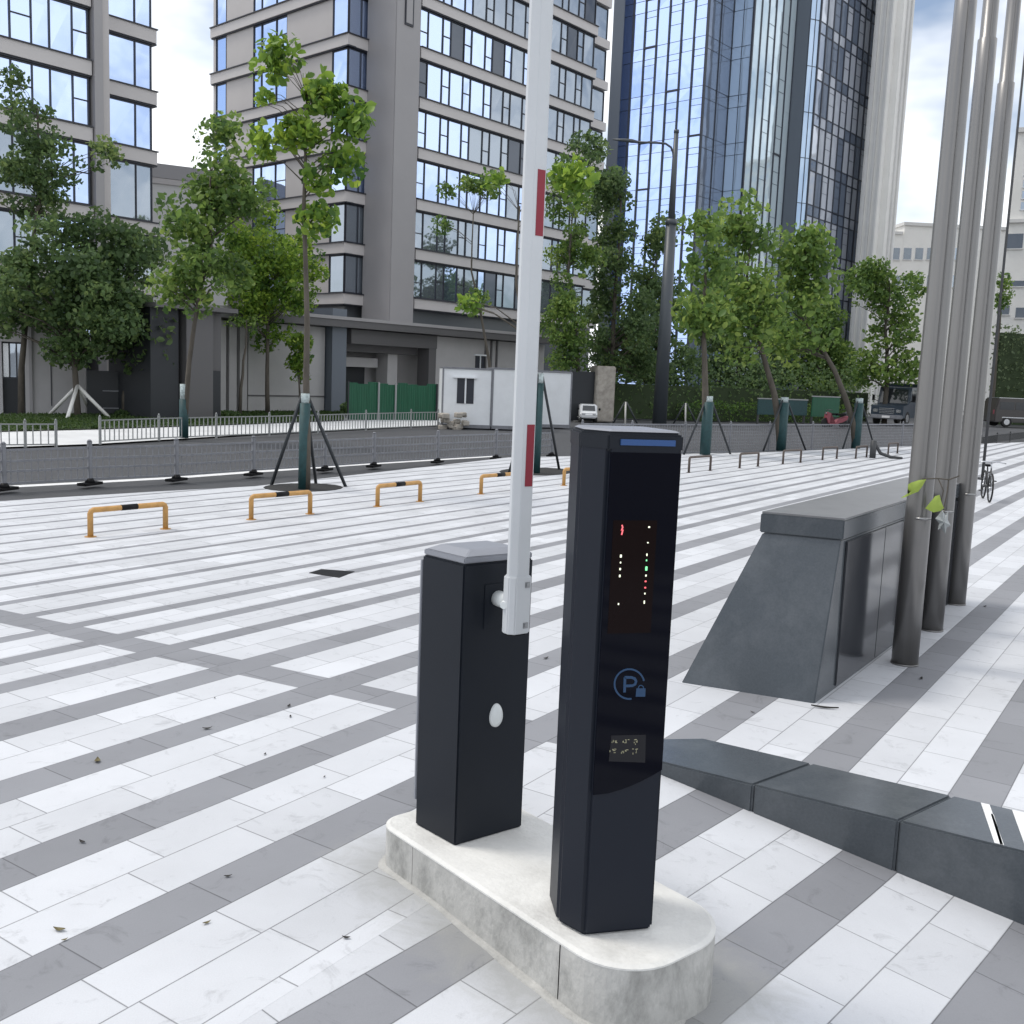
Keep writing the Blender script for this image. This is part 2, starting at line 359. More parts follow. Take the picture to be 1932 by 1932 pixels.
# ------------------------------------------------------------------ setting
def struct(name, mb, m): return tag(mb.build(name, m), kind='structure')
UB = -2.15                                            # where the ramp starts
bl0 = np.array([.79, 4.83]); bd = dv(-31.5); bn = dv(58.5)   # kerb: front top corner, direction, across
def kerb_pt(r, t): return bl0 + bd * r + bn * t
def ramp_z(u, s):
    z = max(-.45, -.155 * max(0, u - UB) * min(1, max(.36, .46 + .36 * (s - 3))))
    e = min(1, max(0, (6.05 - u) / 2.5)) * min(1, max(0, (s + 6) / 2))      # runs out level with the ground outside the frame
    return z if z > -.156 else -.156 * (1 - e) + z * e
mb = MB(); hc = [(UB, -6), (6.2, -6), (6.2, 5.2), (UB, 5.2)]; BG = 1500
for a, b, c, d in (((-BG, -BG), (BG, -BG), hc[1], hc[0]), ((BG, -BG), (BG, BG), hc[2], hc[1]), ((BG, BG), (-BG, BG), hc[3], hc[2]), ((-BG, BG), (-BG, -BG), hc[0], hc[3])):
    mb.face([(*xy(*p), -.16) for p in (a, b, c, d)])
bmesh.ops.remove_doubles(mb.bm, verts=mb.bm.verts, dist=.001); bmesh.ops.recalc_face_normals(mb.bm, faces=mb.bm.faces); struct('ground', mb, MT['ground'])
# plaza paving, one sheet with a notch for the ramp; its road side is a real kerb edge
road_edge = [G(-420, 985)[:2], G(0, 945)[:2], G(300, 927)[:2], G(497 * .966, 949.7 * .966)[:2], G(960, 863)[:2], G(1250, 857)[:2], G(1449, 853)[:2], G(1710, 842)[:2], G(2000, 832)[:2], G(2500, 822)[:2]]
ke = kerb_pt(9, .2)
k0 = kerb_pt(-.05, .2); uu, ss = us((k0[0], k0[1]))
jn = xy(UB, ss)
plaza = [xy(UB, -6), jn, k0, ke, ke + dv(-34) * 40, G(2700, 900)[:2]] + road_edge[::-1] + [xy(-16, -6)]
mb = MB(); pz = [(p[0], p[1]) for p in plaza]
vs = [mb.bm.verts.new((float(p[0]), float(p[1]), 0)) for p in pz]; vb = [mb.bm.verts.new((float(p[0]), float(p[1]), -.159)) for p in pz]
f = mb.bm.faces.new(vs)
for i in range(len(vs)): mb.bm.faces.new((vs[i], vb[i], vb[(i + 1) % len(vs)], vs[(i + 1) % len(vs)]))
bmesh.ops.recalc_face_normals(mb.bm, faces=mb.bm.faces)
f.normal_update()
if f.normal.z < 0:
    bmesh.ops.reverse_faces(mb.bm, faces=mb.bm.faces)
struct('pavement', mb, MT['pave'])
mb = MB(); nu, ns = 40, 24; rows = []
for i in range(nu + 1):
    u = UB + (8.0) * (i / nu) ** 1.3; rw = []
    for j in range(ns + 1):
        p0 = xy(u, -6)
        # upper end follows the kerb line
        A = us(kerb_pt(0, .12)); B = us(kerb_pt(9, .12)); s1 = A[1] + (B[1] - A[1]) * (u - A[0]) / (B[0] - A[0])
        s = -6 + (s1 + 6) * j / ns; q = xy(u, s); rw.append(mb.bm.verts.new((q[0], q[1], ramp_z(u, s) - .0005)))
    rows.append(rw)
for a, b in zip(rows, rows[1:]):
    for j in range(ns): mb.bm.faces.new((a[j], b[j], b[j + 1], a[j + 1])).smooth = True
bmesh.ops.recalc_face_normals(mb.bm, faces=mb.bm.faces); struct('ramp', mb, MT['ramp'])
# the plaza apron the camera man stands on, beyond the ramp's far side, stays outside the frame
def strip(name, near, far, z, m):
    mb = MB(); a = [mb.bm.verts.new((float(p[0]), float(p[1]), z)) for p in near]; b = [mb.bm.verts.new((float(p[0]), float(p[1]), z)) for p in far]
    for i in range(len(a) - 1): mb.bm.faces.new((a[i], a[i + 1], b[i + 1], b[i]))
    bmesh.ops.recalc_face_normals(mb.bm, faces=mb.bm.faces)
    return struct(name, mb, m)
far_r = [G(x, y, -.15)[:2] for x, y in ((-420, 868), (0, 848), (187, 841), (480, 822), (835, 804), (1080, 795), (1400, 789), (1750, 784), (2000, 781), (2500, 776))]
strip('road', [p - np.array([0, .6]) for p in road_edge], far_r, -.148, MT['asphalt'])
ll = [(-100, 925.0), (0, 921), (170, 912), (333, 903), (478, 892), (705, 876), (930, 862)]
mb = MB()
for (x0, y0), (x1, y1) in zip(ll, ll[1:]):
    a, b, c, d = G(x0, y0, -.144), G(x1, y1, -.144), G(x1, y1 - 3.6, -.144), G(x0, y0 - 4, -.144)
    mb.face((a, b, c, d))
bmesh.ops.recalc_face_normals(mb.bm, faces=mb.bm.faces); struct('road_marking', mb, MT['line'])
strip('far_pavement', far_r[:6], [G(x, y, -.1)[:2] for x, y in ((-420, 822), (0, 812), (187, 808), (480, 800), (835, 788), (1080, 782))], -.1, MT['farpave'])
lawn_n = [G(x, y, -.07)[:2] for x, y in ((-420, 824), (0, 813), (187, 808.5), (480, 799), (650, 792))]
lawn_f = [G(x, y, -.07)[:2] for x, y in ((-420, 792), (0, 785), (187, 783), (480, 778), (640, 774))]
strip('lawn_bed', lawn_n, lawn_f, -.07, MT['lawn'])

# ------------------------------------------------------------------ foliage tools
def leaf_mesh(name, C, S, m, parent, tone, up=.35, seed=0, asp=.62):
    """C: n x 3 leaf centres, S: n leaf lengths; each leaf is a folded rhombus of two triangles pairs"""
    r = np.random.default_rng(seed); n = len(C)
    nr = r.normal(size=(n, 3)); nr[:, 2] += up; nr /= np.linalg.norm(nr, axis=1)[:, None]
    t = r.normal(size=(n, 3)); t -= (t * nr).sum(1)[:, None] * nr; t /= np.linalg.norm(t, axis=1)[:, None]
    b = np.cross(nr, t); S = S[:, None]
    v = np.empty((n, 6, 3)); fold = nr * S * .10
    v[:, 0] = C - t * S * .5; v[:, 1] = C - t * S * .12 + b * S * asp * .5 + fold; v[:, 2] = C + t * S * .28 + b * S * asp * .38 + fold
    v[:, 3] = C + t * S * .5; v[:, 4] = C + t * S * .28 - b * S * asp * .38 + fold; v[:, 5] = C - t * S * .12 - b * S * asp * .5 + fold
    me = bpy.data.meshes.new(name); me.vertices.add(n * 6); me.vertices.foreach_set('co', v.reshape(-1).astype(np.float32))
    base = (np.arange(n) * 6)[:, None]; q = np.concatenate([base + np.array([[0, 1, 2, 3]]), base + np.array([[0, 3, 4, 5]])], 1).reshape(-1)
    me.loops.add(n * 8); me.loops.foreach_set('vertex_index', q.astype(np.int32)); me.polygons.add(n * 2)
    me.polygons.foreach_set('loop_start', (np.arange(n * 2) * 4).astype(np.int32)); me.polygons.foreach_set('loop_total', np.full(n * 2, 4, np.int32))
    me.update(calc_edges=True); at = me.attributes.new('tone', 'FLOAT', 'FACE'); at.data.foreach_set('value', np.repeat(np.clip(tone, 0, 1), 2).astype(np.float32))
    me.materials.append(m); o = bpy.data.objects.new(name, me); col.objects.link(o)
    if parent is not None: o.parent = parent; o.location = -parent.location
    return o
def blob(r, n, c, rad, squash=.8):
    d = r.normal(size=(n, 3)); d /= np.linalg.norm(d, axis=1)[:, None]; k = r.uniform(.15, 1, n) ** .5
    p = d * k[:, None] * rad; p[:, 2] *= squash; return p + c
def tree(name, label, base, crowns, fol, leaf=.2, dens=1.0, trunk=.09, fork=.45, seed=1, depth=None, bark='bark', group=None, clump=.55, cat='tree', tops=None, bend=0, limbs=True):
    """base: xy on the ground; crowns: pixel boxes (x0,y0,x1,y1[,weight]) read at the tree's own distance"""
    leaf *= .78 if leaf < .22 else .66
    r = np.random.default_rng(seed); rr = random.Random(seed)
    base = np.array([base[0], base[1], base[2] if len(base) > 2 else 0.0], float); Y = depth or base[1]
    root = empty(name, label, cat, base, group=group)
    cl = []
    for cb in crowns:
        x0, y0, x1, y1 = cb[:4]; wgt = cb[4] if len(cb) > 4 else 1
        a = atY((x0 + x1) / 2, (y0 + y1) / 2, Y); sx = abs(atY(x1, (y0 + y1) / 2, Y)[0] - atY(x0, (y0 + y1) / 2, Y)[0]) / 2
        sz = abs(atY((x0 + x1) / 2, y0, Y)[2] - atY((x0 + x1) / 2, y1, Y)[2]) / 2
        sy = min(sx, 2.2) if sx < 3 else 2.4
        vol = sx * sz; n = max(4, int(vol / (clump * clump) * 4.6 * wgt))
        for i in range(n):
            d = r.normal(size=3); d /= np.linalg.norm(d); k = r.uniform(.1, 1) ** .45
            c = a + d * k * np.array([max(.05, sx - clump * .5), max(.1, sy - clump * .4), max(.05, sz - clump * .45)])
            cl.append((c, clump * r.choice([.35, .5, .7, .95, 1.1])))
    cen = np.array([c for c, _ in cl]); bot = cen[:, 2].min(); top = cen[:, 2].max()
    # leaves
    P = []; S = []; T = []
    for c, q in cl:
        n = max(6, int(dens * 26 * (q / leaf) ** 2 * .42)); p = blob(r, n, c, q)
        P.append(p); S.append(np.clip(r.lognormal(-.1, .32, n), .45, 1.7) * leaf); T.append(np.clip(r.normal(.42, .2, n) + r.normal(0, .13), 0, 1))
    P = np.concatenate(P); S = np.concatenate(S); T = np.concatenate(T)
    leaf_mesh('crown', P, S, MT[fol], root, T, seed=seed)
    # trunk and limbs
    mb = MB(); axis_top = np.array([cen[:, 0].mean(), cen[:, 1].mean(), top - .25 * (top - bot)])
    fk = max(base[2] + .5, bot + fork * .4 * (top - bot)) if fork < 1 else bot
    pts = []; m = 7
    for i in range(m + 1):
        k = i / m; p = base * (1 - k) + axis_top * k; low = min(1, k * 1.4)
        p[0] = base[0] + (axis_top[0] - base[0]) * low ** 1.6; p[1] = base[1] + (axis_top[1] - base[1]) * low ** 1.6
        p += np.array([rr.uniform(-1, 1), rr.uniform(-1, 1), 0]) * trunk * .35 * (0 if i == 0 else 1); p[0] += bend * math.sin(k * math.pi)
        pts.append(p)
    mb.tube(pts, [trunk * (1.15 - .85 * i / m) for i in range(m + 1)], 9)
    if limbs:
        idx = list(range(len(cl))); rr.shuffle(idx)
        for i in idx[:46]:
            c, q = cl[i]; k = min(.98, max(.22, (c[2] - base[2] - .55 * np.linalg.norm(c[:2] - axis_top[:2])) / max(.5, axis_top[2] - base[2])))
            j = k * m; a = int(j); fpt = pts[a] * (1 - (j - a)) + pts[min(m, a + 1)] * (j - a)
            r0 = trunk * (1.05 - .85 * k) * .55; mid = (fpt + c) / 2 + np.array([rr.uniform(-.1, .1), rr.uniform(-.1, .1), .12])
            mb.tube([fpt, mid, c], [r0, r0 * .65, r0 * .22], 5)
    mb.build('trunk', MT[bark], root)
    return root
def hedge(name, label, pl, r0, r1, z0, z1, thick, fol, leaf=.1, dens=1, seed=3, cat='hedge', bumpy=.12, group=None):
    r = np.random.default_rng(seed); mid = pl.pt((r0 + r1) / 2, z0, 0); root = empty(name, label, cat, mid, group=group)
    n = int(dens * (r1 - r0) * (z1 - z0 + thick) / (leaf * leaf) * 2.6)
    a = r.uniform(r0, r1, n); ztop = z1 + bumpy * (np.sin(a * 1.7 + seed) + np.sin(a * 4.1 + 2 * seed)) * .5
    h = z0 + r.uniform(0, 1, n) ** .8 * (ztop - z0); o = r.uniform(-thick / 2, thick / 2, n) * .98
    C = np.stack([pl.P[0] + pl.d[0] * a + pl.n[0] * o, pl.P[1] + pl.d[1] * a + pl.n[1] * o, h], 1)
    leaf_mesh('foliage', C, r.uniform(.6, 1.3, n) * leaf, MT[fol], root, np.clip(r.normal(.42, .2, n), 0, 1), seed=seed)
    mb = MB(); mb.slab(pl, r0 + thick * .3, r1 - thick * .3, z0, z1 - bumpy - thick * .3, -thick * .25, thick * .15); mb.build('stems', MT['hedge_box'], root)
    return root

# ------------------------------------------------------------------ office building with the beige pier
C0 = np.array([-9.31, 55.0])
R1 = Plane(C0, 50); R2 = Plane(C0 + R1.n * 1.6, 50); RC = Plane(C0 + R1.n * 2.3, 50)
LEN_L = 12.6
ML = Plane(C0 + dv(138) * LEN_L, -42)
rw = np.random.default_rng(11)
def pane(mb, pl, r0, r1, z0, z1, off, tilt=.004):
    c = rw.normal(0, tilt, 4)
    mb.face([pl.pt(r0, z0, off + c[0]), pl.pt(r1, z0, off + c[1]), pl.pt(r1, z1, off + c[2]), pl.pt(r0, z1, off + c[3])])
def window(parent, pl, cuts, z0, z1, off, kinds=None, transom=(), fr=.042, mats=None, name='window'):
    mb = MB(); fb = MB()
    for i, (a, b) in enumerate(zip(cuts, cuts[1:])):
        mb.mi = kinds[i] if kinds else 0; pane(mb, pl, a, b, z0, z1, off)
        if i in transom: zt = z0 + (z1 - z0) * (.52 if i % 3 else .42); fb.slab(pl, a, b, zt - fr / 2, zt + fr / 2, off - .02, off + .045)
    for c in cuts: fb.slab(pl, c - fr / 2, c + fr / 2, z0, z1, off - .02, off + .06)
    fb.slab(pl, cuts[0], cuts[-1], z1 - .06, z1 + .002, off - .02, off + .055); fb.slab(pl, cuts[0], cuts[-1], z0 - .002, z0 + .06, off - .02, off + .055)
    o = mb.build(name, mats or [MT['glass'], MT['glass_g'], MT['glass_d']], parent); fb.build('window_frame', MT['frame'], o); return o
mainb = empty('office_building', 'beige banded office block with strip windows and a tall grey pier behind the boom', 'building', (*C0, 0))
tops = [5.86, 8.47, 11.08, 13.73, 16.29, 18.83, 21.42, 24.0, 26.6]
TH = .53; ZT = 26.6
q = lambda pl, r, o: tuple(pl.pt(r, 0, o)[:2])
MB().prism([q(R1, .45, -.5), q(R1, 17, -.5), q(R1, 17, -4.5), q(ML, .5, -7), q(ML, .5, -.5), q(ML, LEN_L - .45, -.5)], 0, ZT).build('core', MT['spandrel'], mainb)
MB().slab(R2, 3.3, 18.9, 0, ZT, -3, -.45).build('core', MT['spandrel'], mainb)
MB().slab(R2, 18.9, 21.8, 0, ZT, -4.5, -1.4).build('core', MT['spandrel'], mainb)
bands = MB(); sills = MB()
for k, zt in enumerate(tops):
    zb = zt - TH
    b = MB()
    # one ring of cladding round the corner bay and the left face
    poly = [q(ML, -.05, -.4), q(ML, -.05, .22), q(ML, LEN_L + .22, .22), q(R1, 3.4, .22), q(R1, 3.4, -.4), q(R1, 0, -.45)]
    b.prism(poly, zb, zt); b.build('floor_band', MT['beige_l'], mainb)
    b = MB(); b.slab(R2, 3.4, 18.9, zb, zt, -.4, .22); b.build('floor_band', MT['beige_l'], mainb)
    b = MB(); b.slab(R2, 18.93, 21.6, zb, zt, -1.6, -.75); b.build('floor_band', MT['beige_l'], mainb)
    t = MB()
    for pl, r0, r1 in ((ML, -.05, LEN_L + .25), (R1, -.2, 3.4), (R2, 3.4, 18.9)):
        t.slab(pl, r0, r1, zt, zt + .05, -.3, .30); t.slab(pl, r0, r1, zb - .06, zb, -.3, .16)
    t.build('painted_shadow_gap', MT['frame'], mainb)  # black strips painting the shadow gaps over and under each band
    if k == len(tops) - 1: break
    z0, z1 = zt + .05, tops[k + 1] - TH - .06
    # corner bay, right side and left side
    low = k < 2
    window(mainb, R1, [0.0, .82, 1.52], z0, z1, 0, [1, 1] if low else [0, 0])
    MB().slab(R1, 1.55, 3.3, z0, z1, -.3, -.06).build('spandrel_panel', MT['spandrel'], mainb)
    window(mainb, R1, [2.3, 2.8], z0 + .1, z1 - .1, -.05, [2])
    if True:
        window(mainb, ML, [LEN_L - 1.25, LEN_L - .02], z0, z1, 0, [1] if low else [0])
        window(mainb, ML, [LEN_L - 8.47, LEN_L - 7.7, LEN_L - 6.3, LEN_L - 5.28], z0, z1, -.02, [0, 0, 0], (2,))
        window(mainb, ML, [LEN_L - 12.3, LEN_L - 11.23], z0, z1, 0, [0])
        for a, b_ in ((LEN_L - 5.26, LEN_L - 1.27), (LEN_L - 11.2, LEN_L - 8.5), (0, LEN_L - 12.33)):
            MB().slab(ML, a, b_, z0, z1, -.4, .04).build('wall_panel', MT['beige'], mainb)
    cuts = [3.45]; kinds = []; tr = []; i = 0
    while cuts[-1] < 18.2:
        wd = (.62, 1.12, .62, 1.05)[i % 4]
        cuts.append(min(18.8, cuts[-1] + wd))
        c = cuts[-1]
        g = 1 if (low and rw.random() < .75) else 0
        if not low and c > 8.2 + 1.3 * (k % 3) + (5 - k) * .2: g = 1 if rw.random() < .8 else 0
        if rw.random() < .06: g = 2
        kinds.append(g)
        if i % 2 == 0: tr.append(i)
        i += 1
    window(mainb, R2, cuts, z0, z1, 0, kinds, tr)
    window(mainb, R2, [19.0, 20.1, 21.5], z0, z1, -1.0, [1, 1])
r0 = RC.hit(738, 450)[0]; r1 = RC.hit(784, 450)[0]
MB().slab(RC, r0, r1, 0, ZT + .5, -2.2, 0, bevel=.04).build('pier', MT['pier'], mainb)
a, b = RC.hit(764, 18), RC.hit(779, 52)
MB().slab(RC, a[0], b[0], b[1], b[1] + 3.2, -.02, .06).build('pier_vent', MT['frame'], mainb)
MB().slab(RC, a[0] + .06, b[0] - .10, b[1] + .1, b[1] + 3.1, .0, .08).build('vent_grille', MT['pier'], mainb)
# ------------------------------------------------------------------ left office building
LA = Plane((-17.36, 42.83), 50); LB = Plane(LA.P - LA.n * 2, 50)
leftb = empty('office_building', 'glass office wing at the left edge with beige bands and a slim grey pier', 'building', (*LA.P, 0))
MB().prism([q(LA, -9, -.4), q(LA, .4, -.4), q(LA, .4, -2.4), q(LB, 3.66, -.4), q(LB, 3.66, -9), q(LA, -9, -9)], 0, 22.5).build('core', MT['spandrel'], leftb)
ltops = [2.8, 5.4, 8.0, 10.55 + .52, 13.61, 16.2, 18.8, 21.4]
for k, zt in enumerate(ltops):
    zb = zt - .54
    MB().slab(LA, -9, -.25, zb, zt, -.4, .2).build('floor_band', MT['beige_l'], leftb)
    MB().slab(LB, .5, 3.78, zb, zt, -.5, .2).build('floor_band', MT['beige_l'], leftb)
    t = MB()
    for pl, a, b in ((LA, -9, -.25), (LB, .5, 3.83)): t.slab(pl, a, b, zt, zt + .05, -.3, .26); t.slab(pl, a, b, zb - .07, zb, -.3, .12)
    t.build('painted_shadow_gap', MT['frame'], leftb)  # dark strips again drawn as shadow above and below the bands
    if k == len(ltops) - 1: break
    z0, z1 = zt + .05, ltops[k + 1] - .61
    low = k < 3
    kn = [1, 2, 1, 1, 0, 0, 0, 0, 0] if k == 3 else [1, 1, 1, 1, 1, 1, 1, 0, 0] if low else [0] * 9
    window(leftb, LA, [-8.6, -7.4, -6.6, -5.3, -4.5, -3.35, -2.55, -1.85, -.95, -.32], z0, z1, 0, kn, (1, 3, 5, 8))
    window(leftb, LB, [.55, 1.6, 2.85, 3.6], z0, z1, 0, [1, 1, 1] if k < 3 else [0, 0, 0])
MB().slab(LA, -.2, .16, 0, 22.3, -.5, .32).build('pier', MT['pier'], leftb)
MB().slab(LA, .2, .5, 0, 22.3, -1.2, .18).build('pier', MT['beige'], leftb)
# ------------------------------------------------------------------ low linking block between the two offices
LK = Plane(atY(285, 330, 58)[:2], 28)
link = empty('link_building', 'low grey rooftop block with open parapet frame in the gap between the two offices', 'building', (*LK.P, 0))
ra, rb_ = -1.0, LK.hit(430, 350)[0]
zl = LK.hit(300, 345)[1]; zt_ = LK.hit(300, 309)[1]
MB().slab(LK, ra, rb_, 0, zl, -6, 0).build('wall', MT['render_g'], link)
MB().slab(LK, ra, rb_ + .3, zt_ - .75, zt_, -.5, .12).build('parapet_beam', MT['pier'], link)
for i in range(9):
    r_ = ra + .3 + (rb_ - ra - .6) * i / 8
    MB().slab(LK, r_ - .16, r_ + .16, zl, zt_ - .75, -.4, -.02).build('parapet_post', MT['pier'], link)
MB().slab(LK, ra, rb_, zl - .05, zl + .25, -.5, .1).build('ledge', MT['beige'], link)

# ------------------------------------------------------------------ glass tower
def chain(P, angs_px, ypx, z):
    pts = [np.array(P[:2], float)]
    for a, px in angs_px:
        lo, hi = 0, 60
        for _ in range(60):
            m = (lo + hi) / 2; p = pts[-1] + dv(a) * m
            if proj((*p, z))[0] < px: lo = m
            else: hi = m
        pts.append(pts[-1] + dv(a) * lo)
    return pts
tp0 = atY(1157, 380, 82); zr = tp0[2]
angs = [(-42, 1316), (50, 1362), (-40, 1400), (50, 1476), (-40, 1502), (22, 1521), (50, 1622)]
tv = chain(tp0, angs, 380, zr)
tower = empty('glass_tower', 'tall folded blue glass tower with black vertical mullions behind the street lamp', 'tower', (*tv[0], 0))
TZ = 44
back = [tv[-1] + dv(140) * 16, tv[0] + dv(50) * 16]
ins = [p + dv(95) * .35 for p in tv]
MB().prism([tuple(p) for p in ins + back], 0, TZ).build('core', MT['frame'], tower)
fm = ['glass_b', 'glass_s', 'glass_m', 'glass_p', 'slate', 'glass_m', 'glass_st']
FL = 3.42
fz = [-.8 + FL * i for i in range(14)]
planes = [(Plane(tv[i], angs[i][0]), float(np.linalg.norm(tv[i + 1] - tv[i]))) for i in range(7)]
def facet(i, ncol, vw, vproud, hw, spandrel=True, extra=0, mottle=0):
    pl, L = planes[i]; g = MB()
    for j in range(ncol):
        for z in fz:
            z0, z1 = max(0, z), z + FL; g.mi = 1 if rw.random() < mottle else 0
            if spandrel:
                pane(g, pl, L * j / ncol, L * (j + 1) / ncol, z0, z1 - .85, 0, .006); g.mi = 1 if rw.random() < mottle * 1.4 else 0; pane(g, pl, L * j / ncol, L * (j + 1) / ncol, z1 - .85, z1, 0, .006)
            else: pane(g, pl, L * j / ncol, L * (j + 1) / ncol, z0, z1, 0, .006)
    o = g.build('curtain_wall', [MT[fm[i]], MT['glass_s']], tower)
    m = MB()
    for j in range(ncol + 1):
        c = L * j / ncol; m.slab(pl, c - vw / 2, c + vw / 2, 0, TZ, -.1, vproud)
    for z in fz:
        if hw:
            m.slab(pl, 0, L, z - hw / 2, z + hw / 2, -.1, .02)
            if spandrel: m.slab(pl, 0, L, z + FL - .85 - hw / 2, z + FL - .85 + hw / 2, -.1, .02)
    rr = random.Random(i * 5 + 3)
    for j in range(1, ncol):
        if extra and (j % 2 == 0):
            for z in fz:
                if rr.random() < extra: m.slab(pl, L * j / ncol, L * (j + 1) / ncol, z - .06, z + .06, -.1, .09)
                for f_ in (.35, .62): m.slab(pl, L * j / ncol, L * (j + 1) / ncol, z + FL * f_ - .012, z + FL * f_ + .012, -.1, .02)
    m.build('mullions', MT['mull'], o)
facet(0, 7, .12, .08, .028, True, .5)
facet(1, 2, .10, .06, .03)
facet(2, 2, .04, .03, .03)
facet(3, 6, .17, .05, .0, False, .22)
facet(5, 2, .05, .03, .05, False)
facet(6, 9, .19, .05, .10, True, .12, .42)
pl, L = planes[4]; MB().slab(pl, 0, L, 0, TZ, -.3, 0).build('metal_panel', MT['slate'], tower)
# dark fin at the tower's left edge
fp = atY(1140, 380, 81.2); fpl = Plane(fp[:2], -8)
MB().slab(fpl, 0, fpl.hit(1160, 380)[0], 0, TZ, -2.5, 0).build('edge_fin', MT['slate'], tower)
# ------------------------------------------------------------------ beige slab tower to its right
bp0 = atY(1623, 380, 88); bl = chain(bp0, [(-38, 1655), (50, 1662), (-38, 1674), (50, 1693)], 380, bp0[2])
slabt = empty('slab_tower', 'narrow pale beige tower with vertical ribs at the right side of the blue glass tower', 'tower', (*bl[0], 0))
MB().prism([tuple(p) for p in bl] + [tuple(bl[-1] + dv(140) * 8), tuple(bl[0] + dv(50) * 8)], 0, 48).build('wall', MT['render'], slabt)
p1 = Plane(bl[0], -38); L1 = float(np.linalg.norm(bl[1] - bl[0]))
for f_ in (.12, .5, .86): MB().slab(p1, L1 * f_, L1 * f_ + .22, 0, 48, -.1, .16).build('rib', MT['render_g'], slabt)
p3 = Plane(bl[3], 50); L3 = float(np.linalg.norm(bl[4] - bl[3]))
for f_ in (.3, .65): MB().slab(p3, L3 * f_, L3 * f_ + .3, 0, 48, -.1, .14).build('rib', MT['render_g'], slabt)
# ------------------------------------------------------------------ far right blocks
fb_ = Plane(atY(1670, 600, 120)[:2], 4)
far = empty('apartment_block', 'pale beige low block seen between the slab tower and the flagpoles', 'building', (*fb_.P, 0))
za, zb_ = fb_.hit(1690, 442)[1], fb_.hit(1725, 426)[1]; r1_ = fb_.hit(1706, 440)[0]; r2_ = fb_.hit(1900, 440)[0]
MB().slab(fb_, -2, r1_, 0, za, -10, 0).build('wall', MT['render'], far)
MB().slab(fb_, r1_, r2_, 0, zb_, -10, .02).build('wall', MT['render'], far)
MB().slab(fb_, r1_ - .2, r2_, zb_, zb_ + .35, -10, .25).build('parapet', MT['render_g'], far)
MB().slab(fb_, -2, r1_ - .2, za, za + .3, -10, .2).build('parapet', MT['render_g'], far)
for i in range(7):
    for j in range(2):
        x_, y_ = 1690 + i * 22, 478 + j * 52; h_ = fb_.hit(x_, y_)
        if x_ > 1890: continue
        w0 = MB(); w0.slab(fb_, h_[0] - .45, h_[0] + .45, h_[1] - .7, h_[1] + .6, -.1, .05); o = w0.build('window', MT['glass_g'], far)
        w1 = MB(); w1.slab(fb_, h_[0] - .55, h_[0] + .55, h_[1] - .8, h_[1] - .7, -.1, .14); w1.build('sill', MT['render_g'], o)
rb2 = Plane(atY(1886, 600, 95)[:2], -27)
rtb = empty('apartment_block', 'pale block at the right edge with rows of small windows, behind the flagpoles', 'building', (*rb2.P, 0))
zt2 = rb2.hit(1900, 252)[1]; zm = rb2.hit(1900, 418)[1]
MB().slab(rb2, 0, 14, 0, zt2, -12, 0).build('wall', MT['render'], rtb)
MB().slab(rb2, -.2, 14, zt2, zt2 + .4, -12, .3).build('parapet', MT['render_g'], rtb)
MB().slab(rb2, -.1, 14, zm - .15, zm + .15, -.3, .35).build('ledge', MT['render_g'], rtb)
for j in range(7):
    z = zm + 1.0 + j * (zt2 - zm - .8) / 7
    for i in range(5):
        r_ = .8 + i * 1.25
        m = MB(); m.slab(rb2, r_, r_ + .85, z, z + .65, -.1, .03); o = m.build('window', MT['glass_g'], rtb)
        m = MB(); m.slab(rb2, r_ - .06, r_ + .91, z - .08, z, -.1, .10); m.slab(rb2, r_ + .4, r_ + .45, z, z + .65, -.1, .05); m.build('window_frame', MT['chrome'], o)
for x_, y_, ww, hh in ((1915, 455, 1.3, 1.3), (1893, 585, 1.0, .8), (1930, 590, 1.2, .9), (1921, 535, 1.4, .5)):
    h_ = rb2.hit(x_, y_); m = MB(); m.slab(rb2, h_[0] - ww / 2, h_[0] + ww / 2, h_[1] - hh / 2, h_[1] + hh / 2, -.1, .04); o = m.build('window', MT['glass_d'], rtb)
    m = MB(); m.slab(rb2, h_[0] - ww / 2 - .08, h_[0] + ww / 2 + .08, h_[1] - hh / 2 - .1, h_[1] - hh / 2, -.1, .15); m.build('sill', MT['render_g'], o)

# ------------------------------------------------------------------ podium building
pc = G(640, 775); POD = Plane(pc[:2], 50)
pod = empty('podium_building', 'single storey grey entrance building with flat dark roof and recessed portal, below the office block', 'building', (*pc[:2], 0))
zr_ = 4.1
def PB(name, m, r0, r1, z0, z1, o0, o1, par=pod, bevel=0): return MB().slab(POD, r0, r1, z0, z1, o0, o1, bevel).build(name, MT[m], par)
PB('roof', 'podtrim', -8.0, 15, 3.78, zr_, -4.5, .9)
PB('fascia', 'pier', -8.1, 15.1, zr_, zr_ + .14, -4.5, .95)
PB('corner_pier', 'slate', -.85, -.02, -.3, zr_ + .5, -1, .45)
PB('wall', 'podwall', -5.0, -.9, -.3, 3.74, -4, 0); PB('plinth', 'podtrim', -5.0, -.9, .62, .68, -.05, .03)
PB('wall', 'podwall', -.02, .35, -.3, 3.74, -4, 0)
PB('wall', 'podwall', 5.95, 15, -.3, 3.74, -4, 0)
